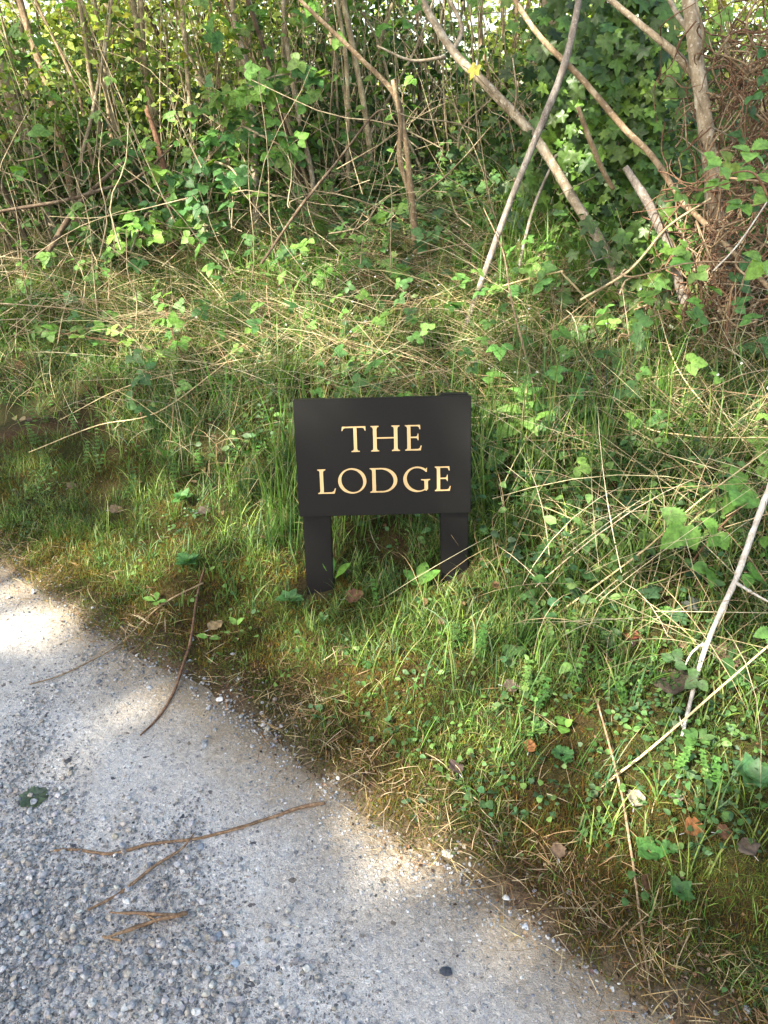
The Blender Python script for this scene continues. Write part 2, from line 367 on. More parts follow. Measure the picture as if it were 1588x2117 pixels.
# ================================================================== SIGN
def plain(name, col, rough, spec=.5, nz=0.):
    m, nt, b = newmat(name); co = objco(nt); n = noise(nt, 300, 3, .6, co); n2 = noise(nt, 6, 3, .6, co)
    c = mix(nt, 1., col, ramp(nt, n2, [(.3, .85), (.7, 1.15)]), 'MULTIPLY'); nt.links.new(c, b.inputs["Base Color"])
    nt.links.new(ramp(nt, n2, [(.3, rough - .06), (.7, rough + .06)]), b.inputs["Roughness"]); b.inputs["Specular IOR Level"].default_value = spec
    bump(nt, b, n, .12, .0006); return m
BLACK = plain("black_satin_paint", (.0068, .0064, .0057), .48, .14)
BLACKP = plain("black_post_paint", (.006, .0054, .005), .5, .14)
GOLD = plain("gold_leaf_paint", (.54, .37, .17), .45, .4); GOLD_SHADE = plain("gold_leaf_shaded_side", (.50, .22, .05), .5, .4)  # letter sides get a deeper gold that paints in their edge shade
BW, BH, BT = .402, .274, .018
LEAN, ROLL = R(11), R(1.45)
ctr = np.array([0, 0, CAM_H]) + ray(793, 946) * 1.845
sign = bpy.data.objects.new("name_sign", None); COL.objects.link(sign)
Msign = Matrix.Rotation(-LEAN, 4, 'X') @ Matrix.Rotation(-ROLL, 4, 'Y')   # board in local XZ plane, front = -Y
base_l = Vector((0, 0, -BH / 2 - .185))
sign.rotation_euler = Msign.to_euler(); sign.location = Vector(ctr) + Msign.to_3x3() @ base_l
tag(sign, "small black name sign on two short posts with gold serif letters", "sign")
def addmesh(name, V, F, mat, parent, smooth=False):
    m = MB(); m.add(V, F); o = m.build(name, mat, None, (0, 0, 0), smooth); o.parent = parent; return o
def box(x0, x1, y0, y1, z0, z1, bv=.002):
    import bmesh
    bm = bmesh.new(); bmesh.ops.create_cube(bm, size=1)
    for v in bm.verts: v.co = ((x0 + x1) / 2 + v.co.x * (x1 - x0), (y0 + y1) / 2 + v.co.y * (y1 - y0), (z0 + z1) / 2 + v.co.z * (z1 - z0))
    bmesh.ops.bevel(bm, geom=bm.edges[:], offset=bv, segments=2, affect='EDGES')
    V = np.array([v.co[:] for v in bm.verts]); F = [tuple(v.index for v in f.verts) for f in bm.faces]; bm.free(); return V, F
ZC = BH / 2 + .185     # board centre height over the sign's origin
def glyph(ch):
    S, t = .145, .045        # thick stem, hairline (cap height = 1)
    def serif_stem(x, y0=0., y1=1., s=S, ext=.09, top=True, bot=True, th=.035):
        p = []
        if bot: p += [(x - ext, y0), (x + s + ext, y0), (x + s + ext, y0 + th), (x + s + .025, y0 + th + .02), (x + s, y0 + th + .09)]
        else: p += [(x, y0), (x + s, y0)]
        if top: p += [(x + s, y1 - th - .09), (x + s + .025, y1 - th - .02), (x + s + ext, y1 - th), (x + s + ext, y1), (x - ext, y1), (x - ext, y1 - th), (x - .025, y1 - th - .02), (x, y1 - th - .09)]
        else: p += [(x + s, y1), (x, y1)]
        if bot: p += [(x, y0 + th + .09), (x - .025, y0 + th + .02), (x - ext, y0 + th)]
        return p
    def ring(cx, cy, rx, ry, ix, iy, tilt, a0=0, a1=360, n=72):
        a = np.radians(np.linspace(a0, a1, n, endpoint=(a1 - a0) < 360))
        out = [(cx + rx * math.cos(q), cy + ry * math.sin(q)) for q in a]
        inn = [(cx + ix * math.cos(q) * 1 + tilt * math.sin(q), cy + iy * math.sin(q)) for q in a]
        return out, inn
    polys = []
    if ch == 'T':
        polys.append(([(.37, 0), (.73, 0), (.73, .035), (.65, .05), (.62, .12), (.62, .945), (.86, .945), (.93, .92), (.965, .83), (1.0, .83), (1.0, 1.0), (-.0, 1.0), (-.03, .83), (.01, .83), (.06, .92), (.14, .945), (.48, .945), (.48, .12), (.45, .05), (.37, .035)],))
        w = 1.0
    elif ch == 'H':
        a, b = .09, .93
        polys.append((serif_stem(a),)); polys.append((serif_stem(b),)); polys.append(([(a + S - .002, .50), (b + .002, .50), (b + .002, .55), (a + S - .002, .55)],)); w = b + S + .09
    elif ch == 'E':
        x = .09
        polys.append(([(0, 0), (.66, 0), (.70, .19), (.665, .19), (.62, .09), (.54, .055), (x + S, .055), (x + S, .49), (.47, .49), (.52, .46), (.54, .40), (.57, .40), (.57, .66), (.54, .66), (.52, .58), (.47, .545), (x + S, .545), (x + S, .95), (.52, .95), (.59, .92), (.62, .83), (.655, .83), (.64, 1.0), (0, 1.0), (0, .965), (x - .025, .945), (x, .88), (x, .12), (x - .025, .055), (0, .035)],)); w = .70
    elif ch == 'L':
        x = .09
        polys.append(([(0, 0), (.68, 0), (.74, .21), (.70, .21), (.65, .10), (.56, .055), (x + S, .055), (x + S, .88), (x + S + .025, .945), (x + S + .1, .965), (x + S + .1, 1), (0, 1.0), (0, .965), (x - .025, .945), (x, .88), (x, .12), (x - .025, .055), (0, .035)],)); w = .74
    elif ch == 'O':
        o, i2 = ring(.58, .5, .58, .52, .445, .46, -.045); polys.append((o, i2[::-1])); w = 1.16
    elif ch == 'D':
        x = .09; a = np.radians(np.linspace(-90, 90, 30))
        out = [(.50 + .60 * math.cos(q), .5 + .5 * math.sin(q)) for q in a]; inn = [(.46 + .49 * math.cos(q) - .03 * math.sin(q), .5 + .445 * math.sin(q)) for q in a]
        hole = [(x + S, .055)] + inn + [(x + S, .945)]
        polys.append(([(0, 0)] + out + [(0, 1.0), (0, .965), (x - .025, .945), (x, .88), (x, .12), (x - .025, .055), (0, .035)], hole[::-1])); w = 1.10
    elif ch == 'G':
        a = np.radians(np.linspace(52, 302, 50)); out = [(.57 + .57 * math.cos(q), .5 + .52 * math.sin(q)) for q in a]
        inn = [(.60 + .455 * math.cos(q) - .045 * math.sin(q), .5 + .46 * math.sin(q)) for q in a]
        st = [(.85, .05 + .0), (1.0, .10), (1.0, .40), (1.02, .45), (1.09, .465), (1.09, .50), (.72, .50), (.72, .465), (.83, .45), (.855, .40), (.855, .12)]
        polys.append((out + [(.93, .02)] + st[1:] + inn[::-1][1:] + [(.92, .80), (.955, .80), (.97, .965), (.93, .95)],)); w = 1.09
    return polys, w
def text_polys():
    rows = [("THE", [(.2695, .402), (.431, .595), (.625, .7185)], .230, .445), ("LODGE", [(.118, .221), (.2355, .398), (.419, .576), (.6105, .765), (.792, .883)], .588, .800)]
    out = []
    for txt, spans, v0, v1 in rows:
        for ch, (a, b) in zip(txt, spans):
            P, w = glyph(ch)
            out.append([])
            for loops in P:
                out[-1].append([[((a + (b - a) * x / w - .5) * BW, ZC + BH / 2 - (v1 - (v1 - v0) * y) * BH) for x, y in lp] for lp in loops])
    return out
TP = text_polys()
V, F = box(-BW / 2, BW / 2, 0, BT, ZC - BH / 2, ZC + BH / 2, .0015)
board = addmesh("board", V, F, BLACK, sign)
def letters():
    for g in TP:
        V = []; F = []; SV = []; SF = []
        for loops in g:
            pl = [[Vector((x, z, 0)) for x, z in lp] for lp in loops]
            tris = tessellate_polygon(pl); flat = [p for lp in pl for p in lp]
            b = len(V); V += [(p.x, -.0013, p.y) for p in flat]; F += [tuple(b + q for q in t) for t in tris]
            for lp in pl:
                b = len(SV); n = len(lp)
                SV += [(p.x, -.0013, p.y) for p in lp] + [(p.x, .0002, p.y) for p in lp]
                SF += [(b + q, b + (q + 1) % n, b + n + (q + 1) % n, b + n + q) for q in range(n)]
        o = addmesh("letter", V + SV, F + [tuple(q + len(V) for q in f) for f in SF], GOLD, board)
        o.data.materials.append(GOLD_SHADE)
        for p in o.data.polygons:
            if p.index >= len(F): p.material_index = 1
letters()
LEGW = .0655
for x0 in (-BW / 2 + .006, BW / 2 - .0035 - LEGW):
    V, F = box(x0, x0 + LEGW, BT + .0005, BT + .034, -.14, ZC + BH / 2 + (.002 if x0 > 0 else -.003), .002)
    addmesh("leg", V, F, BLACKP, sign)
SIGN_XY = sign.location[:2]

# ================================================================== LAYOUT HELPERS
def q(px, py, off=0.0):
    return gp(px, py, off)
def sample(n, y0, y1, marg=.3, power=1.0):
    y = y0 + (y1 - y0) * rng.random(n) ** power
    xh = .478 * (.891 * y + .45) + marg
    return rng.uniform(-1, 1, n) * xh, y
def rdir(n, zlo=-.2, zhi=1.):
    a = rng.uniform(0, 2 * np.pi, n); z = rng.uniform(zlo, zhi, n); c = np.sqrt(np.maximum(0, 1 - z * z))
    return np.stack([np.cos(a) * c, np.sin(a) * c, z], -1)
def on(x, y, dz=0.): return np.stack([x, y, ground(x, y) + dz], -1)
SX, SY = SIGN_XY
def near_sign(x, y, r=.0):   # keep blades out of the posts and the board
    return (np.abs(x) < .215 + r) & (np.abs(x) > .12 - r) & (np.abs(y - SY - .03) < .045 + r)

# ------------------------------------------------------------------ shade: unseen tree added behind the camera, crown gaps cut to place sun patches
LIT = [(60, 1300, .09), (150, 1335, .05), (150, 1520, .035), (215, 1480, .04), (290, 1440, .04), (350, 1415, .02), (720, 1650, .01),
       (820, 1640, .02), (900, 1750, .015),
       (90, 1180, .10), (220, 1150, .10), (330, 1190, .08), (420, 1130, .06), (520, 1090, .05), (330, 1060, .06), (480, 1010, .05), (560, 930, .08), (420, 900, .07), (300, 860, .09), (180, 780, .10),
       (350, 720, .13), (480, 640, .14), (620, 560, .16), (250, 620, .14), (90, 600, .12), (560, 760, .08), (700, 760, .07), (800, 780, .06), (880, 800, .05), (660, 640, .08), (60, 730, .08),
       (930, 1290, .07), (880, 1380, .06), (970, 1200, .05), (800, 1300, .06), (740, 1420, .05), (1010, 1340, .05), (640, 1330, .04), (560, 1240, .05), (690, 1180, .04), (1000, 1480, .03), (860, 1520, .03), (1120, 1380, .04),
       (1060, 860, .06), (1080, 1010, .05), (1160, 900, .05), (1300, 700, .09), (1230, 950, .06), (1420, 830, .08), (1350, 920, .05), (1500, 1100, .07), (1450, 1050, .08), (1180, 1230, .05), (1300, 1290, .05), (1380, 1300, .04), (1500, 1350, .04), (1250, 1080, .05), (1540, 900, .08),
       (1150, 1520, .03), (1300, 1480, .05), (1420, 1720, .03), (1340, 1560, .03), (1200, 1700, .03), (1450, 1560, .03), (1100, 700, .08), (960, 650, .09), (1550, 1480, .04), (1000, 760, .04), (1450, 620, .10)]
LW = np.array([[*gp(a, b)[:3], r] for a, b, r in LIT])
def dapple_crown():
    n = 46000; hz = 7.0
    gxr = rng.uniform(-4.5, 4.5, n); gyr = rng.uniform(-.6, 5.2, n); gz = ground(gxr, gyr)
    Q = np.stack([gxr, gyr, gz], -1); t = (hz + rng.normal(0, .22, n) - gz) / SUN_DIR[2]
    P = Q + t[:, None] * SUN_DIR
    keep = np.ones(n, bool)
    ed = .7 + .6 * vn(gxr * 14, gyr * 14)
    for x, y, z, r in LW:
        keep &= np.hypot(gxr - x, gyr - y) > (r + .06) * ed
    keep &= ~((fbm(gxr * 4.2 + 3, gyr * 4.2 + 9) > (.60 - .04 * np.interp(gyr, [2.2, 3], [0, 1]))) & (gyr > 1.9))
    keep &= ~((vn(gxr * 11, gyr * 11) > .90) & (dist(gxr, gyr) > .1))
    P = P[keep]; n = len(P)
    ax = rdir(n, -.5, .1); nm = nrm(SUN_DIR[None] * 1.2 + rdir(n) * .8)
    m = MB(); m.inst(T_FAR, P, ax, nm, rng.uniform(.10, .17, n), jit((.08, .15, .03), n)); return m
base = np.array([-6.2, -4.6, 0.0])
tr = empty("tree", base, "unseen tree added behind the viewer, crown shaped to dapple the light", "tree")
m = MB(); m.tube([base + (0, 0, -.05), base + (.05, .1, 2.2), base + (.2, .2, 4.6), base + (.5, .5, 6.9)], [.26, .21, .16, .07], 12, 16)
for a in range(9):
    e = base + (.9, .8, 6.9) + np.array([math.cos(a * .7) * 2.2, math.sin(a * .7) * 2.2, .3]); m.tube([base + (.2, .2, 4.6), base * .4 + e * .6 + (0, 0, -.3), e], [.06, .04, .012], 6, 10)
m.build("trunk", BARK_TAN, tr); dapple_crown().build("crown", LEAFM, tr)

# ================================================================== GROUND COVER (uncountable: stuff)
GRN = np.array([(.06, .135, .028), (.085, .18, .032), (.12, .23, .045), (.05, .12, .04), (.17, .26, .055)])
def green(n): return jit(GRN[rng.integers(0, len(GRN), n)], n, .15, .06)
def straw(n): return jit(np.array([(.46, .37, .21), (.38, .28, .15), (.58, .49, .31), (.24, .16, .09)])[rng.integers(0, 4, n)], n, .12, .04)
def tufts(mb, nt, per, y0, y1, dens, Lf, wlo, whi, spread=.02, colf=green, inc=(.9, 1.5), bend=(.3, 1.5), power=1., seg=4):
    x, y = sample(nt, y0, y1, .3, power); d = dist(x, y); k = rng.random(nt) < dens(x, y, d); x, y, d = x[k], y[k], d[k]
    kk = rng.integers(max(1, per // 2), per + 1, len(x)); L0 = Lf(x, y, d)
    X = np.repeat(x, kk); Y = np.repeat(y, kk); L = np.repeat(L0 * rng.uniform(.7, 1.2, len(x)), kk); n = len(X)
    X = X + rng.normal(0, spread, n); Y = Y + rng.normal(0, spread, n)
    L = L * rng.uniform(.45, 1.1, n); az = rng.uniform(0, 2 * np.pi, n)
    ok = ~near_sign(X, Y); X, Y, L, az = X[ok], Y[ok], L[ok], az[ok]; n = len(X)
    L = np.where((np.abs(X) < .26) & (Y > SY - .16) & (Y < SY + .15), np.minimum(L, .075), L)
    c = np.repeat(colf(len(x)), kk, 0)[ok] * rng.uniform(.8, 1.2, (n, 1))
    tip = c * np.array([1.25, 1.05, .9]); dry = rng.random(n) < .18; tip[dry] = np.array([.4, .3, .14])
    mb.blades(on(X, Y, -.004), az, L, rng.uniform(wlo, whi, n), rng.uniform(*inc, n), rng.uniform(*bend, n), c, seg, tip, rng.normal(0, .35, n))
gap = lambda x, y, f, o=0.: fbm(x * f + o, y * f - o)
m = MB()
# verge: sparse fine tufts among moss
tufts(m, 12000, 13, .6, 2.6, lambda x, y, d: np.where((d > .03) & (d < .8), np.clip((gap(x, y, 6) - .44 + .05 * (x > 0)) * 6, .06, 1) * np.clip(d * 4 + .15, 0, 1), 0), lambda x, y, d: .035 + .06 * np.clip(d, 0, 1), .0010, .0024, .014, bend=(.3, 1.9))
tufts(m, 750, 12, .8, 2.2, lambda x, y, d: np.where((d > .12) & (d < .8), .6, 0), lambda x, y, d: .10 + .03 * d, .0018, .0036, .010, bend=(.2, 1.3))
# bank
tufts(m, 15000, 11, 1.2, 4.6, lambda x, y, d: np.clip((d - .38) * 2.2, 0, 1) * np.clip((gap(x, y, 2.6) - .36) * 4, .40, 1) * np.interp(d, [1.7, 2.5], [1, .15]), lambda x, y, d: (.09 + .12 * np.clip(d - .3, 0, .9)) * np.interp(d, [1.3, 2], [1, .6]), .0018, .0042, .03, bend=(.3, 1.6), power=1.1)
tufts(m, 3200, 10, 1.5, 4.2, lambda x, y, d: np.where(d > .7, np.clip((gap(x, y, 1.7, 4) - .4) * 3, 0, 1), 0), lambda x, y, d: .20 + .05 * d, .003, .006, .012, colf=lambda n: jit((.11, .25, .04), n, .15), inc=(1.1, 1.55), bend=(.3, 1.1), power=1.1, seg=5)
tufts(m, 300, 8, 1.25, 1.75, lambda x, y, d: np.where((x > -.14) & (x < .55), .7, 0), lambda x, y, d: .12 + 0 * d, .0015, .003, .02)
tufts(m, 420, 7, SY + .17, SY + .5, lambda x, y, d: np.where((x > -.3) & (x < .75), .9, 0), lambda x, y, d: .34 + 0 * d, .0025, .005, .02, inc=(1.2, 1.55), bend=(.1, .7))
tag(m.build("grass", GRASSM), kind='stuff')

# dry tangle on the bank
m = MB()
def strands(mb, n, y0, y1, dens, L, w, inc, bend, colf=straw, lift=.0, seg=5, aim=None, power=1.1, curl=.5):
    x, y = sample(n, y0, y1, .35, power); d = dist(x, y); k = (rng.random(n) < dens(x, y, d)) & ~near_sign(x, y, .02); x, y, d = x[k], y[k], d[k]; n = len(x)
    az = rng.uniform(0, 2 * np.pi, n) if aim is None else rng.choice(aim, n) + rng.normal(0, .5, n)
    mb.blades(on(x, y, rng.random(n) * lift), az, rng.uniform(*L, n), rng.uniform(*w, n), rng.uniform(*inc, n), rng.uniform(*bend, n), colf(n), seg, None, rng.normal(0, curl, n))
strands(m, 17000, 1.3, 4.6, lambda x, y, d: np.where(d > .5, np.clip((gap(x, y, 1.5, 2) - .38) * 4, .12, 1), 0), (.10, .36), (.0009, .0022), (.1, 1.2), (.2, 1.7), lift=.06)
strands(m, 13000, 1.9, 4.4, lambda x, y, d: np.where((d > .85) & (x < .55), np.clip((gap(x, y, 1.2, 6) - .36) * 4, .1, 1), 0), (.16, .45), (.001, .0024), (.0, .7), (.0, .9), lift=.14, aim=[.3, 2.6, 3.6])
strands(m, 2400, 1.25, 3.0, lambda x, y, d: np.where((d > .55) & (x > .25), .9, 0), (.18, .5), (.0013, .0026), (.0, .8), (.0, .8), lift=.14, curl=.2)
# verge: short dead bits, densest just at the edge
strands(m, 42000, .55, 2.3, lambda x, y, d: np.where((d > -.16) & (d < .40), np.clip(1 - np.abs(d - .05) / np.where(d > .05, .13, .13), .10 * (d > .05), 1) * np.clip((gap(x, y, 7, 5) - .3) * 4, .15, 1), 0), (.015, .075), (.0007, .0018), (-.1, .55), (-.2, .7), lift=.012, seg=3, power=1., colf=lambda n: jit(np.array([(.36, .26, .13), (.28, .18, .09), (.46, .37, .22), (.18, .11, .06)])[rng.integers(0, 4, n)], n, .15, .05))
tag(m.build("dry_grass", DRYM), kind='stuff')

# moss
m = MB()
def moss(n, y0, y1, dens, L, w):
    x, y = sample(n, y0, y1, .2, 1.0); d = dist(x, y); g2 = fbm(x * 6, y * 6); k = (rng.random(n) < dens(x, y, d)) & ~near_sign(x, y); x, y, d, g2 = x[k], y[k], d[k], g2[k]; n = len(x)
    t = np.clip((g2 - .35) * 3, 0, 1)[:, None] * .6 + rng.random((n, 1)) * .4
    c = np.array([.10, .055, .016]) * (1 - t) + np.array([.27, .19, .035]) * t; k2 = rng.random(n) < .40 + .4 * (gap(x, y, 8, 30) > .5); c[k2] = np.array([.10, .135, .025])
    mb_h = .012 * fbm(x * 18, y * 18)
    m.blades(on(x, y, mb_h - .004), rng.uniform(0, 6.28, n), rng.uniform(*L, n), rng.uniform(*w, n), rng.uniform(.3, 1.5, n), rng.uniform(-.3, 1.4, n), jit(c, n, .2, .05), 2)
moss(480000, .55, 2.6, lambda x, y, d: np.where((d > .01) & (d < .95), np.clip((gap(x, y, 3.2, 8) - .30) * 5, .35, 1) * np.clip((d + .02) * 9, 0, 1) * np.clip((1. - d) * 3, 0, 1), 0), (.004, .015), (.0008, .0018))
moss(60000, .55, 2.6, lambda x, y, d: np.where((d > -.02) & (d < .5), np.clip((gap(x, y, 6, 50) - .45) * 8, .0, 1), 0), (.012, .028), (.0009, .0018))
tag(m.build("moss", MOSSM), kind='stuff')

# small broad leaves (clover, ground ivy, cleavers) through the verge and the bank
m = MB()
def lowleaves(n, y0, y1, dens, size, hgt_, colf, tpl, patch=.03, per=6, power=1., up=.6):
    x, y = sample(n, y0, y1, .3, power); d = dist(x, y); k = rng.random(n) < dens(x, y, d); x, y = x[k], y[k]
    s0 = rng.uniform(.7, 1.25, len(x)); c0 = colf(len(x)); X = np.repeat(x, per); Y = np.repeat(y, per); n = len(X)
    X = X + rng.normal(0, patch, n); Y = Y + rng.normal(0, patch, n); ok = ~near_sign(X, Y, .005); 
    P = on(X, Y, rng.uniform(.003, 1, n) ** 1.3 * hgt_)[ok]; n = len(P)
    ax = rdir(n, -.3, .5); nm = nrm(rdir(n, .1, 1) + np.array([0, -.25, up]))
    m.inst(tpl, P, ax, nm, (np.repeat(s0, per) * rng.uniform(.6, 1.2, len(X)))[ok] * size, np.repeat(c0, per, 0)[ok] * rng.uniform(.8, 1.2, (n, 1)))
gl = lambda n: jit(np.array([(.07, .15, .045), (.10, .20, .05), (.06, .13, .05), (.14, .24, .06)])[rng.integers(0, 4, n)], n, .15, .06)
lowleaves(1900, .55, 2.6, lambda x, y, d: np.where((d > .05) & (d < 1.1), np.clip((gap(x, y, 3.5, 3) - .42) * 4, .04, 1), 0), .011, .022, gl, T_OV, .022, 9)
lowleaves(900, .6, 2.2, lambda x, y, d: np.where((d > .1), np.clip((gap(x, y, 2.5, 5) - .45) * 5, .04, 1), 0), .012, .03, gl, T_ROUND, .03, 5)
lowleaves(2600, 1.4, 4.8, lambda x, y, d: np.where(d > .6, np.clip((gap(x, y, 1.9, 11) - .42) * 4, .08, 1), 0), .024, .12, gl, T_OV, .05, 7, 1.2)
lowleaves(6000, 2.5, 5.6, lambda x, y, d: np.where(d > 1.5, np.clip((gap(x, y, 1.3, 1) - .36) * 4, .1, 1), 0), .045, .22, gl, T_LOBE, .08, 5, 1.2)
def tri(n, y0, y1, dens, size, hh):
    x, y = sample(n, y0, y1, .3, 1.1); d = dist(x, y); k = (rng.random(n) < dens(x, y, d)) & ~near_sign(x, y, .08); x, y, d = x[k], y[k], d[k]; n = len(x)
    P = on(x, y, rng.uniform(.02, 1, n) * hh * np.clip(d, .3, 1.2)); nm = nrm(rdir(n, .2, 1) + np.array([-.2, -.6, .8])); ax = rdir(n, -.4, .3); ax = nrm(ax - nm * (ax * nm).sum(1, keepdims=True)); sd = np.cross(ax, nm); s = rng.uniform(.7, 1.3, n) * size
    c = jit(np.array([(.11, .24, .05), (.075, .17, .045), (.16, .30, .06)])[rng.integers(0, 3, n)], n, .15, .05)
    for A, f in ((ax, 1.), (ax * .2 + sd, .82), (ax * .2 - sd, .82)): m.inst(T_BRAM, P + A * .004, nrm(A + rng.normal(0, .1, A.shape)), nm, s * f, c * rng.uniform(.85, 1.15, (n, 1)))
tri(1700, 1.9, 4.6, lambda x, y, d: np.where(d > .75, np.clip((gap(x, y, 1.8, 22) - .38) * 4, .1, 1), 0), .036, .24)
tri(420, 1.2, 2.2, lambda x, y, d: np.where((d > .3) & (x > .25), np.clip((gap(x, y, 2.8, 22) - .4) * 4, .05, 1), 0), .034, .12)
lowleaves(2200, .8, 2.4, lambda x, y, d: np.where((d > .12) & (x > .05), np.clip((gap(x, y, 3.2, 40) - .42) * 4, .10, 1), 0), .013, .05, gl, T_OV, .02, 8)
lowleaves(300, 1.3, 3.0, lambda x, y, d: np.where((d > .6) & (x > .3), .8, 0), .045, .07, lambda n: jit((.035, .085, .03), n, .2), T_IVY, .06, 4)
tag(m.build("ground_cover", LEAFM), kind='stuff')

# cleavers: upright whorled stems
m = MB()
x, y = sample(650, 1.0, 3.4, .2); d = dist(x, y); k = (d > .35) & (rng.random(len(x)) < np.clip((gap(x, y, 2.2, 14) - .40) * 6, .03, 1)) & ~near_sign(x, y, .01)
for a, b in zip(x[k], y[k]):
    h0 = rng.uniform(.03, .09); p0 = on(a, b); lean = rng.normal(0, .25, 2); nw = int(h0 / .013) + 1
    tt = np.linspace(.15, 1, nw); C_ = p0 + np.stack([lean[0] * tt * h0, lean[1] * tt * h0, tt * h0], -1)
    A = np.repeat(C_, 5, 0); n = len(A); an = np.tile(np.arange(5) * 1.256, nw) + np.repeat(rng.uniform(0, 6, nw), 5)
    ax = np.stack([np.cos(an), np.sin(an), np.full(n, .35)], -1)
    m.inst(T_OV, A, ax, np.tile([0, 0, 1.], (n, 1)), rng.uniform(.009, .015) * np.repeat(np.linspace(1, .7, nw), 5), jit((.11, .23, .055), 1, .2).repeat(n, 0) * rng.uniform(.85, 1.2, (n, 1)))
    m.blades(p0[None], np.array([math.atan2(lean[1], lean[0])]), np.array([h0 * 1.05]), np.array([.002]), np.array([1.5]), np.array([.1]), np.array([(.12, .2, .05)]), 3)
tag(m.build("cleavers", LEAFM), kind='stuff')

# little white blossoms in the bank
m = MB(); x, y = sample(1500, 1.9, 4.6, 0, 1.1); d = dist(x, y); k = (d > 1.) & (rng.random(len(x)) < np.clip((gap(x, y, 1.6, 20) - .52) * 6, .0, .9)); x, y = x[k], y[k]; n = len(x)
m.inst(T_PETAL, on(x, y, rng.uniform(.06, .22, n)), rdir(n), nrm(rdir(n, .2, 1) + (0, -.6, .3)), rng.uniform(.006, .012, n), (.75, .76, .70)); tag(m.build("wildflowers", FLOWM), kind='stuff')

# litter of crumbs and tiny twigs at the edge and under the plants
m = MB()
x, y = sample(40000, .5, 2.4, .2); d = dist(x, y); k = (d > -.16) & (d < .6) & (rng.random(len(x)) < np.clip(1 - np.abs(d - .06) / .13, .06 * (d > 0), 1)); x, y = x[k], y[k]; n = len(x)
m.inst(T_FAR, on(x, y, .001 + rng.random(n) * .004), rdir(n, -.1, .3), nrm(rdir(n, .2, 1) + (0, 0, .8)), rng.uniform(.003, .010, n), jit(np.array([(.10, .06, .035), (.2, .12, .06), (.30, .22, .13), (.05, .035, .025)])[rng.integers(0, 4, n)], n))
x, y = sample(1300, 1.3, 4.8, .2); k = dist(x, y) > .4; x, y = x[k], y[k]; n = len(x)
m.inst(T_OV, on(x, y, .004 + rng.random(n) * .02), rdir(n, -.1, .3), nrm(rdir(n, .2, 1) + (0, 0, .8)), rng.uniform(.015, .035, n), jit(np.array([(.16, .10, .05), (.24, .16, .08), (.10, .06, .04)])[rng.integers(0, 3, n)], n))
tag(m.build("leaf_litter", DEADM), kind='stuff')

# gravel
m = MB()
SG = np.array([(.34, .34, .34), (.26, .265, .27), (.42, .41, .39), (.18, .19, .20), (.30, .27, .23), (.47, .46, .43), (.11, .115, .12), (.38, .34, .29)])
def gravel(n, dens, lo, hi, p=2.0, ylo=.35, yhi=2.3):
    x, y = sample(n, ylo, yhi, .4, 1.0); px, py = proj(np.stack([x, y, 0 * x], -1)); k = rng.random(n) < dens(x, y, px, py, dist(x, y)); x, y = x[k], y[k]; n = len(x)
    s = lo + (hi - lo) * rng.random(n) ** p; ti = rng.integers(0, len(T_STONE), n); c = jit(SG[rng.choice(8, n, p=[.2, .2, .17, .12, .1, .09, .04, .08])], n, .1, .02)
    P = np.stack([x, y, ground(x, y) + s * rng.uniform(.05, .24, n)], -1)
    for t in range(len(T_STONE)):
        j = ti == t; a = rdir(j.sum(), -.15, .15); m.inst(T_STONE[t], P[j], a, nrm(rdir(j.sum(), .5, 1) + (0, 0, 1)), s[j], c[j])
def chips(n, dens, lo, hi, emb=(.0, .22), ylo=.3, yhi=2.3, dk=1.):
    x, y = sample(n, ylo, yhi, .4, 1.0); px, py = proj(np.stack([x, y, 0 * x], -1)); k = rng.random(n) < dens(x, y, px, py, dist(x, y)); x, y = x[k], y[k]; n = len(x)
    s = lo + (hi - lo) * rng.random(n) ** 1.8; ti = rng.integers(0, 6, n); c = jit(SG[rng.choice(8, n, p=[.2, .18, .15, .14, .1, .08, .07, .08])], n, .12, .02)
    P = np.stack([x, y, ground(x, y) + s * rng.uniform(*emb, n)], -1)
    for t in range(6):
        j = ti == t; m.inst(T_CHIP[t], P[j], rdir(j.sum(), -.15, .15), nrm(rdir(j.sum(), .3, 1) + (0, 0, 1)), s[j], c[j] * dk)
pileL = lambda px, py: np.clip(((py - 1640) * .9 + (330 - px) * .62 + 70 * np.sin(px * .02) + 50 * np.sin(px * .045 + py * .02)) / 380, 0, 1) * np.clip((1100 - px) / 600, 0, 1)
gravel(30000, lambda x, y, px, py, d: np.where((d < -.06), pileL(px, py) ** 1.2 * (.45 + .7 * gap(x, y, 9)), 0), .0045, .0165, 2.6, .3, 1.6)
gravel(5000, lambda x, y, px, py, d: np.where(d < -.02, pileL(px, py) ** 1.5 * .6, 0), .009, .017, 1.9, .3, 1.5)
chips(130000, lambda x, y, px, py, d: np.where(d < -.03, .03 + pileL(px, py), 0), .002, .0065, (-.1, .3), .3, 1.6, .62)
chips(90000, lambda x, y, px, py, d: np.where(d < .0, .6, 0), .002, .0085, (-.33, -.10), dk=1.1)
chips(60000, lambda x, y, px, py, d: np.where(d < .08, np.clip(1 - np.abs(d + .03) / .13, .0, 1) * (.15 + (gap(x, y, 7) > .48)), 0), .002, .007, dk=.75)
gravel(9000, lambda x, y, px, py, d: np.where(d < .05, .12 + .5 * np.clip(1 - np.abs(d + .05) / .12, 0, 1), 0), .0025, .009, 2.4)
gravel(2600, lambda x, y, px, py, d: np.where((d < .08) & (d > -.14), .30 * (.3 + (gap(x, y, 7) > .5)), 0), .006, .016, 1.8)
tag(m.build("gravel", STONEM, smooth=False), kind='stuff')

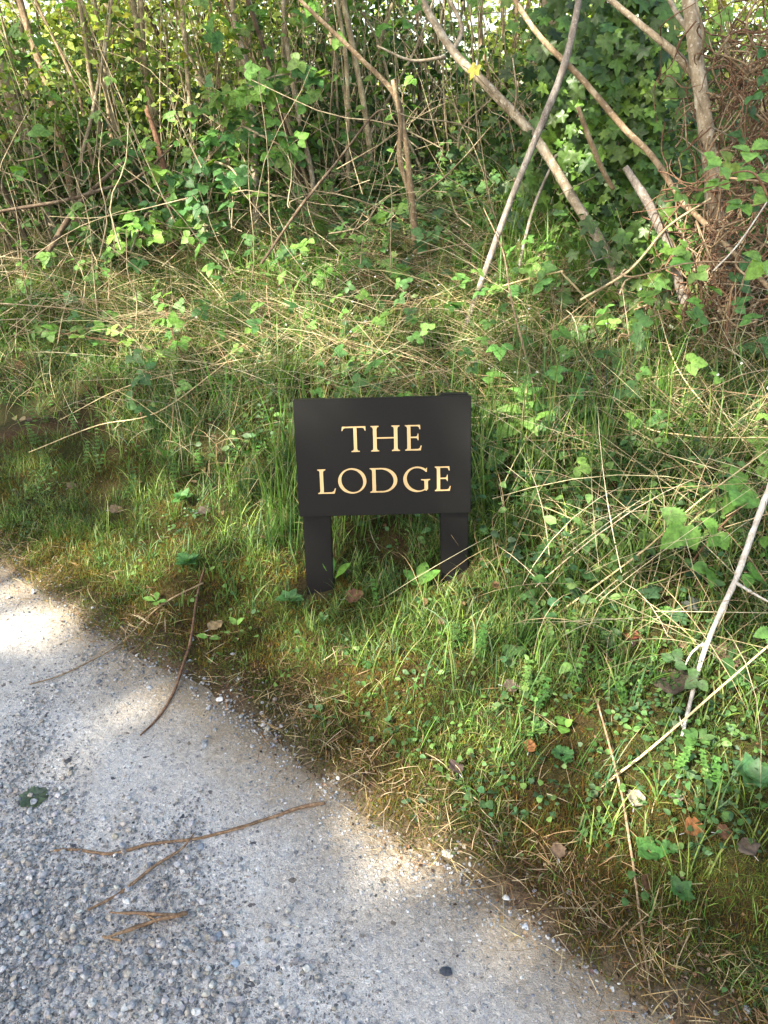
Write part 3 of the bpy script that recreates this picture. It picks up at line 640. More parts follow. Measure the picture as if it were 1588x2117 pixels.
# far wood behind the bank
m = MB()
def mass(n, y0, y1, z0, z1, size, colf, thr, f, xr=.62, tpl=T_FAR, face=.5):
    y = rng.uniform(y0, y1, n); x = rng.uniform(-1, 1, n) * (xr * y + .4); z = rng.uniform(z0, z1, n)
    k = fbm(x * f + y * .7, z * f + y * 1.1 + 5) > thr(x, y, z); x, y, z = x[k], y[k], z[k]; n = len(x)
    m.inst(tpl, np.stack([x, y, z], -1), rdir(n, -.9, .4), nrm(rdir(n, -.2, 1) + (-.2, -face, .5)), rng.uniform(.6, 1.3, n) * size, colf(n, z))
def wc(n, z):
    t = np.clip((z - .7) / .9, 0, 1)[:, None]; return jit(np.array([.06, .12, .03]) * (1 - t) + np.array([.34, .42, .07]) * t, n, .25, .08)  # shade painted in: low leaves dark, upper leaves bright as if sunlit
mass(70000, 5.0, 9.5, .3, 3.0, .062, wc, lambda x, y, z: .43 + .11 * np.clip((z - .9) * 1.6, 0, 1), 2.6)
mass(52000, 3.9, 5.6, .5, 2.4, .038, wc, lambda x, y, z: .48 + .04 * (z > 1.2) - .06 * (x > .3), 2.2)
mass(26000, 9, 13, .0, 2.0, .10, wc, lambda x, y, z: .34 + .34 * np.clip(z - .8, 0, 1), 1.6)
def ud(n, z):
    return jit(np.array([(.045, .10, .025), (.07, .15, .03), (.035, .075, .022), (.13, .21, .04)])[rng.choice(4, n, p=[.35, .3, .25, .1])], n, .2, .06)
def bright(n, z): return jit(np.array([(.32, .42, .07), (.22, .34, .06), (.42, .48, .10), (.14, .24, .04)])[rng.integers(0, 4, n)], n, .2, .06)
mass(42000, 6, 10.5, .9, 3.2, .07, bright, lambda x, y, z: .40, 2.8)
n = 900; y = rng.uniform(3.3, 4.9, n); x = rng.uniform(-1, 1, n) * (.6 * y); z = ground(x, y) + rng.uniform(.05, 1.3, n); k = fbm(x * 2.2 + 5, z * 2.2 + y * 2) > .50; P = np.stack([x, y, z], -1)[k]; n = len(P)
nm = nrm(rdir(n, .1, 1) + np.array([-.2, -.6, .6])); ax = rdir(n, -.5, .3); ax = nrm(ax - nm * (ax * nm).sum(1, keepdims=True)); sd = np.cross(ax, nm); s = rng.uniform(.035, .065, n); c = jit((.12, .24, .045), n, .3, .08)
for A, f in ((ax, 1.), (ax * .2 + sd, .82), (ax * .2 - sd, .82)): m.inst(T_BRAM, P, nrm(A), nm, s * f, c)
y = rng.uniform(3.7, 6.8, 60000); x = rng.uniform(-1, 1, 60000) * (.6 * y + .4); g_ = ground(x, y); z = g_ + .95 * rng.random(60000) ** 1.5 * np.interp(y, [3.7, 5], [.35, 1])
k = fbm(x * 2.3 + y, z * 2.5 + y * 1.5) > .45; x, y, z = x[k], y[k], z[k]; n = len(x)
m.inst(T_OV, np.stack([x, y, z], -1), rdir(n, -.8, .4), nrm(rdir(n, -.1, 1) + (-.1, -.5, .5)), rng.uniform(.025, .055, n), ud(n, z))
tag(m.build("woodland", LEAFM), kind='stuff')

# ================================================================== THINGS: trees and stems
def path(pts, Y0=None, Y1=None):
    """pts: (px,py) along a stem; Y runs from Y0 (first point) to Y1"""
    out = []
    for i, p in enumerate(pts):
        t = i / max(1, len(pts) - 1); out.append(atY(p[0], p[1], Y0 + (Y1 - Y0) * t))
    return np.array(out)
def twigs(mb, P, n, L, r, up=.6, side=1.):
    ends = []
    for i in range(n):
        k = rng.integers(1, len(P) - 1); p = P[k]; D = nrm(rdir(1, -.1, 1)[0] * side + np.array([0, 0, up])); l = rng.uniform(.4, 1) * L
        Q = [p, p + D * l * .5 + rng.normal(0, .02, 3), p + D * l + rng.normal(0, .03, 3)]
        S = mb.tube(Q, [r, r * .35], 5, 7, wob=.05, cap=False); ends.append(S)
        for j in range(2):
            s0 = S[rng.integers(2, 6)]; D2 = nrm(D + rdir(1, -.4, .8)[0] * .8); S2 = mb.tube([s0, s0 + D2 * l * .25, s0 + D2 * l * .45], [r * .5, r * .2], 4, 5, cap=False); ends.append(S2)
    return ends
def leafy(ends, per, size, col, tpl=T_OV, face=.4):
    m = MB()
    for S in ends:
        n = per; i = rng.integers(len(S) // 3, len(S), n); P = S[i] + rng.normal(0, .012, (n, 3))
        m.inst(tpl, P, nrm(rdir(n, -.7, .5)), nrm(rdir(n, -.1, 1) + (0, -face, .5)), rng.uniform(.6, 1.2, n) * size, jit(col, n, .2, .07))
    return m
def tree(name, pts, Y0, Y1, r, mat, label, cat="tree", tw=6, twL=.4, leaves=0, size=.04, col=(.12, .22, .04), tpl=T_OV, group=None, extra=None, crown=None, sides=10, base_drop=.06):
    if Y0 and base_drop:
        pass
    P = path(pts, Y0, Y1) if Y0 else np.array(pts)
    if Y0 and base_drop: P = np.vstack([P[0] - nrm(P[1] - P[0]) * (base_drop + max(0, P[0][2] - float(ground(P[0][0], P[0][1])))), P])
    g0 = P[0].copy(); gz = float(ground(g0[0], g0[1])); 
    
    if leaves == 0 and tw == 0:
        m = MB(); m.tube(P, r, sides, max(10, len(P) * 5), wob=.04); return tag(m.build(name, mat, None, (P[0][0], P[0][1], gz)), label, cat, group)
    t = empty(name, (P[0][0], P[0][1], gz), label, cat, group); m = MB()
    S = m.tube(P, r, sides, max(14, len(P) * 6), wob=.05); ends = twigs(m, S, tw, twL, max(.002, (r[-1] if hasattr(r, '__len__') else r) * .3)) if tw else []
    if extra:
        for ep, er in extra: ends.append(m.tube(ep, er, 7, 12, wob=.05))
    m.build("trunk", mat, t)
    if crown:  # leaf mass above the frame, added to shade the thicket
        c, rad, n = crown; D = rdir(n, -1, 1) * (rng.random((n, 1)) ** .4) * np.array(rad); k = fbm(D[:, 0] * 3 + c[0], D[:, 1] * 3 + D[:, 2] * 4) > .40; D = D[k]; n = len(D); cm = MB()
        cm.inst(T_FAR, D + np.array(c), rdir(n, -.9, .3), nrm(rdir(n, -.1, 1) + (0, 0, .5)), rng.uniform(.05, .10, n), jit((.10, .19, .035), n, .25, .08)); cm.build("crown", LEAFM, t)
    if leaves and ends: leafy(ends, leaves, size, col, tpl).build("foliage", LEAFM, t)
    return t
def stick(name, pts, r, mat, label, cat, group=None, side=None, sides=7):
    P = np.array([q(*p) if p[2] < 1.5 else atY(*p) for p in pts])
    m = MB(); S = m.tube(P, r, sides, max(10, len(P) * 6), wob=.10)
    for sp in (side or []):
        m.tube(np.array([q(*p) for p in sp[0]]), sp[1], 5, 10, wob=.08)
    return tag(m.build(name, mat, None, P[0]), label, cat, group)
def ypath(*pp): return np.array([atY(a, b, c) for a, b, c in pp])

# brushwood: thin dead twigs crisscrossing in the thicket
m = MB()
for i in range(1000):
    y = rng.uniform(3.0, 5.6); x = rng.uniform(-1, 1) * (.5 * y + .3); z = float(ground(x, y)) + rng.uniform(0, .9) * (.15 + .7 * rng.random()) * min(1, (y - 1.8) / 1.8); L = rng.uniform(.2, .8)
    a = rng.uniform(0, 6.28); e = rng.uniform(-.4, 1.5); D = np.array([math.cos(a) * math.cos(e), .4 * math.sin(a) * math.cos(e), math.sin(e)])
    P = [np.array([x, y, z]) + D * L * t + rng.normal(0, .022, 3) for t in (0, .33, .66, 1)]; r = rng.uniform(.0012, .0036)
    m.tube(P, [r, r * .4], 4, 8, wob=.05, cap=False)
for i in range(380):
    y = rng.uniform(3.9, 5.9); x = rng.uniform(-.62 * y, .18 * y); z = float(ground(x, y)); L = rng.uniform(.6, 1.6); ln = rng.normal(-.12, .2)
    P = [np.array([x + ln * t * L, y, z + L * t]) + rng.normal(0, .02, 3) for t in (-.03, .33, .66, 1)]; r = rng.uniform(.002, .0055)
    m.tube(P, [r, r * .4], 5, 9, wob=.05, cap=False)
for i in range(16):   # forks and side shoots leaning across each other
    y = rng.uniform(3.4, 5.0); x = rng.uniform(-.6 * y, .6 * y); z = float(ground(x, y)) + rng.uniform(.1, .6); s_ = rng.choice([-1, 1]) * rng.uniform(.4, 1.4)
    P = [np.array([x + s_ * t, y + .1 * t, z + .9 * t - .25 * t * t]) + rng.normal(0, .03, 3) for t in (0, .3, .6, 1)]; r = rng.uniform(.002, .0045)
    S = m.tube(P, [r, r * .4], 5, 12, wob=.06, cap=False); twigs(m, S, 5, .3, r * .4)
tag(m.build("brushwood", BARK_LICHEN), kind='stuff')

tree("tree", [(122, 500), (100, 440), (62, 300), (8, 160), (-60, -40), (-100, -250)], 4.42, 4.5, [.046, .042, .040, .036, .03, .022], BARK_PALE, "thick pale leaning trunk at the far left edge of the thicket", crown=((-2.0, 4.6, 2.9), (1.5, 1.4, .6), 2200), tw=7, twL=.5, leaves=12, size=.045)
tree("tree", [(168, 515), (146, 378), (106, 210), (45, 15), (0, -180)], 4.19, 4.3, [.024, .021, .019, .016, .012], BARK_TAN, "slimmer tan trunk leaning left beside the thick pale one", crown=((-.6, 5.0, 2.9), (1.3, 1.4, .6), 1600), tw=8, twL=.45, leaves=12, size=.04)
tree("sapling", [(285, 470), (275, 340), (227, 227), (212, 100), (190, -30), (170, -200)], 4.3, 4.5, [.02, .018, .015, .013, .01, .008], BARK_LICHEN, "mossy crooked sapling bending left, third stem from the left edge", tw=9, twL=.45, leaves=12, size=.04)
tree("sapling", [(352, 445), (330, 300), (312, 190), (288, 80), (262, -60)], 4.4, 4.5, .015, BARK_LICHEN, "straight mossy sapling behind the leafy spray at left", tw=8, leaves=10)
tree("sapling", [(349, 430), (345, 380), (325, 290), (300, 220)], 3.9, 4.0, [.018, .016, .013, .010], BARK_RUST, "short brown broken stem under the leafy spray at left", tw=0)
tree("sapling", [(530, 430), (527, 350), (522, 250), (508, 130), (484, 30), (470, -120)], 3.9, 4.1, [.019, .017, .015, .013, .012, .01], BARK_PALE, "pale-barked sapling with peeling patches just behind the hanging green leaves", tw=9, leaves=12)
tree("sapling", [(650, 420), (643, 350), (618, 240), (592, 80), (580, -80)], 4.0, 4.1, [.014, .013, .012, .011, .009], BARK_PALE, "grey blotched sapling left of the long tan cane", tw=8, leaves=8)
tree("sapling", [(780, 470), (776, 420), (756, 242), (730, 100), (708, -10), (690, -150)], 4.0, 4.1, .013, BARK_LICHEN, "lichen-crusted sapling crossed by the long tan cane", tw=8, leaves=8)
tree("sapling", [(868, 560), (862, 520), (850, 400), (838, 290), (818, 200), (745, 120), (620, 0), (540, -90)], 3.27, 3.4, [.014, .014, .016, .011, .010, .009, .007, .005], BARK_TAN, "forked tan cane rising behind the sign and arching to upper left", tw=5, twL=.25,
     extra=[(ypath((851, 405, 3.32), (826, 330, 3.32), (828, 250, 3.32), (812, 165, 3.3)), [.012, .009, .007])])
tree("tree", [(1302, 640), (1270, 560), (1230, 480), (1190, 420), (1110, 290), (1010, 180), (940, 110), (880, 15), (830, -90)], 2.60, 3.4, [.017, .017, .0165, .0165, .016, .016, .015, .013, .011], BARK_PALE, "long diagonal mottled trunk leaning from right base to upper middle", tw=4, twL=.3, sides=12,
     extra=[(ypath((935, 108, 3.2), (955, 60, 3.25), (930, 0, 3.3), (900, -60, 3.3)), [.009, .006]), (ypath((920, 118, 3.2), (850, 125, 3.15), (780, 95, 3.1)), [.006, .003]), (ypath((1060, 245, 3.05), (1068, 190, 3.0), (1060, 120, 3.0)), [.004, .002])])
tree("branch", [(985, 612), (1050, 430), (1110, 280), (1165, 140), (1195, 10), (1215, -120)], 2.72, 2.8, [.009, .010, .010, .011, .010, .008], BARK_GREY, "straight dark grey pole leaning across the diagonal trunk", "branch", tw=0)
tree("branch", [(1065, 590), (1100, 440), (1150, 320)], 2.9, 3.0, [.006, .006, .004], BARK_GREY, "short dark stick leaning behind the grey pole", "branch", tw=0)
tree("branch", [(1465, 470), (1410, 415), (1350, 325), (1290, 265), (1200, 160), (1120, 80), (1065, 0), (1020, -90)], 2.45, 3.0, [.007, .008, .009, .009, .009, .0085, .008, .006], BARK_TAN, "long tan branch slanting up left from the right trunk", "branch", tw=0)
tree("branch", [(1268, 390), (1245, 350), (1220, 290), (1195, 222)], 2.6, 2.5, [.007, .0075, .0075, .006], BARK_TAN, "short snapped orange-tan stub pointing up in front of the ivy", "branch", tw=0, base_drop=0)
tree("tree", [(1520, 700), (1500, 620), (1482, 450), (1462, 280), (1445, 160), (1425, 0), (1405, -150)], 2.42, 2.7, [.042, .038, .030, .024, .021, .020, .018], BARK_PALE, "upright pale trunk at right wrapped in brown dead vines", crown=((2.5, 4.5, 2.9), (1.3, 1.4, .6), 2500), tw=5, twL=.35, sides=12,
     extra=[(ypath((1448, 168, 2.68), (1395, 110, 2.7), (1350, 72, 2.72), (1265, 2, 2.8), (1200, -50, 2.9)), [.013, .011, .009, .007]), (ypath((1435, 80, 2.7), (1400, 30, 2.8), (1370, -30, 2.9)), [.009, .006])])
tree("stump", [(1408, 600), (1385, 520), (1345, 430), (1318, 385), (1292, 345)], 2.5, 2.55, [.017, .015, .014, .013, .009], BARK_GREY, "short splintered stump leaning left between ivy and right trunk", "stump", tw=0)
tree("tree", [(1262, 600), (1225, 450), (1195, 330), (1160, 150), (1135, -60), (1120, -220)], 3.3, 3.45, [.05, .048, .046, .044, .042, .04], BARK_PALE, "thick cream trunk almost hidden under climbing ivy", crown=((.9, 5.8, 3.0), (1.6, 1.4, .6), 5000), tw=0, sides=14)
# anonymous thin stems of the thicket
for i in range(120):
    if i < 92: px = rng.uniform(-40, 1010)
    else: px = rng.uniform(1010, 1640)
    Yb = rng.uniform(4.0, 6.2); lean = rng.normal(-.14, .20) if px < 700 else rng.normal(0, .2)
    x0 = (px - 794) / FPX * (Yb * .9 + .3); r0 = rng.uniform(.005, .016); z0 = float(ground(x0, Yb))
    P = [np.array([x0 + lean * h + rng.normal(0, .045), Yb + rng.normal(0, .06), z0 + h]) for h in (-.05, .3, .7, 1.15, 1.7, 2.3)]
    tree("sapling", P, None, None, [r0, r0 * .85, r0 * .6, r0 * .4], [BARK_LICHEN, BARK_DARK, BARK_TAN, BARK_LICHEN, BARK_PALE][i % 5], "one of many thin crowded stems standing in the thicket behind the bank", "sapling", tw=6, twL=.4, leaves=7 if i % 2 else 0, size=.04, group="thin stems crowded in the thicket", sides=6)

def compound(mb, st, p, dirn, size, col, five=False, tpl=None, nface=(0, -.45, .8)):
    L = size * rng.uniform(.5, .9); e = p + dirn * L; st.tube([p, (p + e) / 2 + (0, 0, .1 * L), e], [.0011, .0008], 4, 4, cap=False)
    nm = nrm(np.array(nface) + rng.normal(0, .35, 3)); ax = nrm(dirn + np.array([0, -.25, -.15]) + rng.normal(0, .2, 3)); ax = nrm(ax - nm * (ax @ nm)); sd = np.cross(ax, nm)
    A = [ax, nrm(ax * .25 + sd), nrm(ax * .25 - sd)] + ([nrm(-ax * .4 + sd), nrm(-ax * .4 - sd)] if five else [])
    S = [1, .82, .82, .6, .6][:len(A)]; A = np.array(A) + rng.normal(0, .08, (len(A), 3)); n = len(A)
    mb.inst(tpl or T_BRAM, np.tile(e, (n, 1)) + A * .004, A, nrm(nm + rng.normal(0, .25, (n, 3))), np.array(S) * size, jit(col, 1, .15, .05).repeat(n, 0) * rng.uniform(.85, 1.15, (n, 1)))
def bramble(pts, nodes, size, col, label, cat="bramble", r=(.003, .0016), up=.5, mat=None, name="bramble", five=False, spread=1., tpl=None):
    P = np.array([q(*p) if p[2] < 1.2 else atY(*p) for p in pts]); b = P[0].copy()
    t = empty(name, b, label, cat); st = MB(); lf = MB(); S = st.tube(P, list(r), 6, 40, wob=.08)
    for k in np.linspace(4, 39, nodes).astype(int):
        D = nrm(rdir(1, -.1, .9)[0] * spread + np.array([0, -.35, up])); compound(lf, st, S[k], D, size * rng.uniform(.7, 1.15), col, five and rng.random() < .5, tpl)
    st.build("cane", mat or BARK_RUST, t); lf.build("foliage", LEAFM, t); return t
BG = (.13, .27, .05); BL = (.20, .36, .07); BD = (.065, .16, .045)  # bramble greens: BL paints in a sunlit look, BD a shadowed one
# dead vines round the right trunk
m = MB(); m2 = MB(); C0 = ypath((1500, 720, 2.28), (1500, 600, 2.38), (1505, 480, 2.45), (1530, 340, 2.52), (1560, 200, 2.56), (1575, 60, 2.6)); CP_ = spl(C0, 60)
for i in range(640):
    k = rng.integers(0, 60); c = CP_[k] + rng.normal(0, .055, 3) * (1.2, .8, 1); a = rng.uniform(0, 6.28); rr = rng.uniform(.02, .12) * (1 + (rng.random() < .12)) * (1 + .25 * (k > 25)); tw_ = rng.uniform(.3, 2.4) * rng.choice([-1, 1]); up = rng.normal(0, .12)
    P = [c + np.array([math.cos(a + tw_ * t) * rr, math.sin(a + tw_ * t) * rr * .8, up * t]) + rng.normal(0, .012, 3) for t in np.linspace(0, 1, 5)]
    (m2 if i % 3 == 0 else m).tube(P, [.0024, .0009] if i % 3 else [.0036, .0014], 4, 12, wob=.08, cap=False)
vt = empty("vine", C0[0], "rust brown tangle of dead vines clinging to the right trunk", "vine"); m2.build("stem", BARK_TAN, vt); m.build("tendril", BARK_RUST, vt)
bramble([(1500, 700, 2.2), (1520, 560, 2.3), (1560, 420, 2.35), (1540, 250, 2.4), (1580, 120, 2.4)], 12, .045, BD, "dark leafy bramble threading up through the rusty vine tangle", "bramble")
bramble([(1440, 690, 2.2), (1450, 600, 2.25), (1430, 520, 2.3)], 6, .04, BG, "leafy bramble tuft at the foot of the vine-wrapped trunk", "bramble")
m = MB(); c0 = q(1240, 470, .05)
for i in range(130):
    c = c0 + rng.normal(0, .05, 3) + np.array([rng.uniform(-.1, .1), 0, rng.uniform(-.12, .05)]); D = rdir(1, -.9, .5)[0] * rng.uniform(.04, .14)
    m.tube([c, c + D * .5 + rng.normal(0, .01, 3), c + D], [.0022, .001], 4, 7, cap=False)
tag(m.build("vine", BARK_RUST, None, c0), "small rusty clump of dead stalks at the foot of the diagonal trunk", "vine")

# ivy
def ivy(spec, label, size=(.04, .075), stems=True, loc=None):
    m = MB(); st = MB(); first = None
    for (pts, n, rx, ry) in spec:
        S = spl(ypath(*pts), 40); first = S[0] if first is None else first
        i = rng.integers(0, 40, n); off = rng.normal(0, 1, (n, 3)) * (rx, .05, ry); P = S[i] + off - (0, .045, 0)
        ax = nrm(np.stack([rng.normal(0, .55, n), rng.normal(-.25, .2, n), rng.uniform(-1, -.2, n)], -1)); nm = nrm(rdir(n, 0, .6) * .55 + (-.1, -1, .35))
        c = jit(np.array([(.055, .11, .018), (.08, .155, .025), (.04, .085, .018), (.12, .21, .035)])[rng.integers(0, 4, n)], n, .15, .05); c[rng.random(n) < .004] = (.45, .38, .06); c[rng.random(n) < .15] *= 1.6
        m.inst(T_IVY, P, ax, nm, rng.uniform(*size, n), c)
        for k in range(5): st.tube(S[::6] + rng.normal(0, rx * .5, S[::6].shape) * (1, .4, .3), [.003, .002], 4, 24, cap=False)
    t = empty("ivy", first, label, "ivy"); st.build("stem", BARK_TAN, t); m.build("foliage", IVYM, t)
ivy([([(1250, 560, 3.2), (1210, 380, 3.25), (1180, 200, 3.3), (1150, 40, 3.35)], 800, .065, .1), ([(1270, 420, 3.05), (1290, 260, 3.05), (1290, 120, 3.05), (1265, -40, 3.1)], 850, .13, .1)], "glossy dark green ivy covering the cream trunk behind the branches", (.03, .068))
ivy([([(1300, 700, 2.55), (1290, 600, 2.7), (1270, 500, 2.8)], 130, .08, .05), ([(1370, 640, 2.5), (1350, 520, 2.6), (1400, 420, 2.7)], 90, .07, .05)], "low dark ivy at the foot of the diagonal trunk", (.04, .07))

# ================================================================== leafy plants with visible leaves
bramble([(985, 615, .01), (930, 600, .06), (860, 580, .10), (760, 570, .12), (690, 560, .13), (640, 590, .08)], 9, .055, BG, "bramble arching behind the sign with toothed green leaves", five=True)
bramble([(720, 620, .0), (690, 560, .08), (680, 510, .12), (672, 470, .16)], 5, .058, BG, "upright bramble shoot with large leaves above the sign's left half")
bramble([(900, 600, .0), (890, 560, .08), (885, 510, .16), (900, 480, .2)], 5, .05, BD, "small dark bramble shoot above the sign's right half")
bramble([(330, 770, .0), (270, 715, .08), (200, 700, .12), (140, 690, .14), (85, 690, .14)], 10, .052, BL, "bramble arching left with pale lit leaves low on the left bank", up=.3)
bramble([(390, 760, .0), (360, 700, .12), (345, 650, .16), (330, 600, .18)], 7, .045, BG, "leafy bramble shoot in the middle of the left bank")
bramble([(560, 700, .0), (590, 640, .06), (570, 580, .12), (530, 550, .16)], 4, .05, BG, "bramble shoot in the straw left of the arching one")
bramble([(300, 900, .0), (290, 850, .06), (275, 820, .09), (310, 780, .11)], 5, .045, BD, "dark bramble sprig over bent straw on the left bank")
bramble([(60, 640, .0), (50, 560, .15), (30, 500, .2), (10, 470, .25)], 7, .05, BG, "bramble sprig at the left edge under the pale trunk")
bramble([(480, 560, .0), (460, 500, .12), (430, 470, .2), (400, 460, .22)], 7, .05, BD, "shadowed bramble below the hanging green leaves")
bramble([(1500, 640, .05), (1470, 560, .18), (1440, 480, .28), (1420, 400, .4)], 5, .055, BG, "slim bramble climbing in front of the vine-wrapped trunk")
bramble([(1640, 560, 1.75), (1600, 440, 1.72), (1560, 360, 1.7), (1500, 360, 1.7)], 2, .05, BL, "bramble spray entering from the right edge with toothed leaves")
t = empty("bramble", atY(1650, 420, 1.9), "large bright bramble leaves reaching in from the right edge", "bramble"); st = MB(); lf = MB()
S = st.tube(ypath((1650, 560, 2.0), (1620, 430, 1.95), (1570, 370, 1.9), (1480, 385, 1.9), (1400, 400, 1.95)), [.003, .0012], 6, 30)
for px, py, s in ((1560, 310, .046), (1575, 350, .052), (1545, 415, .042), (1490, 375, .038), (1588, 530, .055), (1410, 400, .032), (1520, 330, .036), (1480, 330, .03), (1600, 290, .045), (1590, 400, .04)):
    compound(lf, st, atY(px + 15, py - 15, 1.92), nrm(np.array([-.5, -.2, -.4])), s, BL)
st.build("cane", BARK_RUST, t); lf.build("foliage", LEAFM, t)
t = empty("bramble", q(1400, 1200, 0), "bright toothed bramble leaves beside the bleached branch at lower right", "bramble"); st = MB(); lf = MB()
st.tube(np.array([q(1390, 1260, 0), q(1420, 1180, .05), q(1480, 1100, .10), q(1540, 1040, .13), q(1588, 1000, .15)]), [.0028, .0016], 6, 24)
for px, py, o, s in ((1475, 1010, .16, .062), (1455, 1080, .15, .066), (1540, 1010, .16, .05), (1440, 1165, .10, .045), (1500, 1095, .13, .05), (1520, 1180, .09, .04), (1560, 1100, .12, .04)):
    compound(lf, st, q(px, py, o), nrm(np.array([rng.normal(0, .5), -.4, .1])), s, BG)
st.build("cane", BARK_RUST, t); lf.build("foliage", LEAFM, t)
bramble([(1310, 740, .0), (1300, 710, .05), (1280, 690, .08), (1260, 675, .1), (1330, 690, .1)], 5, .04, BL, "pale lit sprig of lobed leaves on the right bank below the ivy", name="bramble", r=(.002, .001))
# hanging leafy shrub in the thicket at centre left
t = empty("shrub", atY(345, 470, 3.6), "leafy shrub hanging over the thicket left of centre", "shrub"); st = MB(); lf = MB()
br = [((345, 480, 3.6), (380, 400, 3.55), (430, 330, 3.5), (500, 260, 3.5), (600, 190, 3.5)), ((380, 400, 3.55), (330, 360, 3.45), (300, 330, 3.4)), ((430, 330, 3.5), (470, 240, 3.5), (430, 180, 3.5)), ((500, 260, 3.5), (560, 290, 3.4), (600, 310, 3.35)), ((345, 480, 3.6), (310, 440, 3.4), (290, 470, 3.3), (270, 520, 3.2)), ((380, 400, 3.5), (400, 430, 3.4), (430, 480, 3.3)), ((500, 260, 3.5), (520, 200, 3.5), (560, 160, 3.5), (640, 150, 3.6)), ((430, 330, 3.5), (480, 350, 3.4), (500, 400, 3.3))]
for b in br:
    S = st.tube(ypath(*b), [.006, .0025], 6, 24)
    for k in range(2, 24, 1): compound(lf, st, S[k] + rng.normal(0, .03, 3), nrm(rdir(1, -.6, .6)[0] + (0, -.3, 0)), rng.uniform(.035, .06), [BG, BD, (.16, .28, .05)][rng.integers(0, 3)])
st.build("branch", BARK_LICHEN, t); lf.build("foliage", LEAFM, t)
# nettles
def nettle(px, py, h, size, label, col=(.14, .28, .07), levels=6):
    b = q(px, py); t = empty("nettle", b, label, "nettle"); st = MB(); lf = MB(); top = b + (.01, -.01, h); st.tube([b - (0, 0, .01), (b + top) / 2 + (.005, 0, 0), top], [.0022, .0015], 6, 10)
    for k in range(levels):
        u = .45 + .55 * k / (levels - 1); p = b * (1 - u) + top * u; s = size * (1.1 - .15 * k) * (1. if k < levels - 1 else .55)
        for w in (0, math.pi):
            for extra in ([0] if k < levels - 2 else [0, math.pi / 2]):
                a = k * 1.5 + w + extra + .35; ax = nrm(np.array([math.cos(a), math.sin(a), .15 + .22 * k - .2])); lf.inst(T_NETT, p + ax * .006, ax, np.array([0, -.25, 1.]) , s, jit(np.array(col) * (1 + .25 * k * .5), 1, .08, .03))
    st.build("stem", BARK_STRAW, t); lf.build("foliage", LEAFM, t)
nettle(1068, 945, .20, .088, "stinging nettle with bright sunlit tip just right of the sign", (.20, .36, .09))  # sunlit look is put into the brighter leaf colour
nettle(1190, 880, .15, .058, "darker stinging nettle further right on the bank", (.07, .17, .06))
nettle(1010, 965, .09, .055, "low shaded nettle leaves close to the sign's right edge", (.045, .12, .05), 3)  # shaded look is put into the darker leaf colour
# low rosettes and single leaves
def rosette(px, py, n, size, tpl, col, label, cat, inc=.5, name="plant", azs=None, off=.004):
    off = off + .012
    b = q(px, py); t = MB(); A = azs if azs is not None else np.linspace(0, 6.28, n, endpoint=False) + rng.normal(0, .3, n)
    e = rng.normal(inc, .18, len(A)); ax = np.stack([np.cos(A) * np.cos(e), np.sin(A) * np.cos(e), np.sin(e)], -1); nm = np.stack([-np.cos(A) * np.sin(e), -np.sin(A) * np.sin(e), np.cos(e)], -1) + (0, -.2, 0)
    t.inst(tpl, b + ax * size * .12 + (0, 0, off), ax, nrm(nm), size * rng.uniform(.75, 1.15, len(A)), jit(col, len(A), .12, .04)); return tag(t.build(name, LEAFM, None, b), label, cat)
rosette(690, 1212, 2, .062, T_PLANT, (.15, .30, .05), "two upright plantain leaves beside the sign's left post", "plantain", 1.2, azs=np.array([.2, 2.4]))
rosette(866, 1225, 4, .055, T_PLANT, (.12, .25, .045), "lobed green weed left of the sign's right post", "weed", .9)
rosette(1160, 1575, 8, .024, T_LOBE, (.09, .21, .06), "round-leaved weed in the moss at lower right, largest of its kind", "weed", .4)
rosette(1113, 1520, 5, .02, T_LOBE, (.14, .28, .07), "small pale weed just above left of the round-leaved one", "weed", .4)
rosette(1165, 1515, 3, .024, T_ROUND, (.14, .28, .05), "tiny bright round leaf between the two lower right weeds", "weed", .5)
rosette(1338, 1775, 6, .026, T_ROUND, (.08, .2, .05), "cluster of round green leaves beside the thin brown cane", "weed", .4)
rosette(1380, 1770, 7, .017, T_LOBE, (.08, .19, .05), "scalloped green leaves right of the thin brown cane", "weed", .4)
rosette(665, 1300, 3, .03, T_PLANT, (.14, .26, .09), "upright pale green leaf on moss below the sign", "weed", 1.2)
rosette(433, 1330, 2, .03, T_OV, (.16, .3, .06), "single oval green leaf below the curled brown leaf at left", "weed", .2)
rosette(325, 1255, 4, .03, T_PLANT, (.13, .26, .05), "small dandelion-like weed at the left verge", "weed", .5)
rosette(490, 1305, 2, .028, T_OV, (.13, .26, .05), "pair of green leaves on the verge below left of the sign", "weed", .8)
rosette(1375, 1290, 14, .026, T_LOBE, (.13, .27, .06), "leafy creeping weed with a yellow-green tip near the bleached branch", "weed", .6)
rosette(1530, 1430, 7, .02, T_LOBE, (.09, .21, .06), "small lobed weed right of the bleached branch's lower end", "weed", .5)
rosette(1440, 1545, 9, .03, T_PLANT, (.11, .22, .06), "long-leaved weed at the tip of the bleached branch", "weed", .4)
rosette(1545, 1640, 16, .035, T_OV, (.07, .16, .06), "dense bluish green weed clump at the right edge", "weed", .7, off=.02)
rosette(390, 1180, 14, .03, T_OV, (.07, .17, .05), "dark green weed clump in brown moss left of the sign", "weed", .7, off=.012)
rosette(380, 1050, 12, .032, T_OV, (.08, .19, .05), "green weed clump on the mossy bank at left", "weed", .7, off=.012)
rosette(600, 1255, 12, .03, T_OV, (.09, .2, .06), "leafy weed tuft at the foot of the sign's left post", "weed", .6, off=.01)
rosette(350, 965, 4, .045, T_PLANT, (.12, .25, .05), "slim upright leaf standing on the left bank", "weed", 1.2)
rosette(1400, 1860, 10, .022, T_OV, (.08, .18, .05), "small weed clump right of the thin brown cane near the drive", "weed", .6)

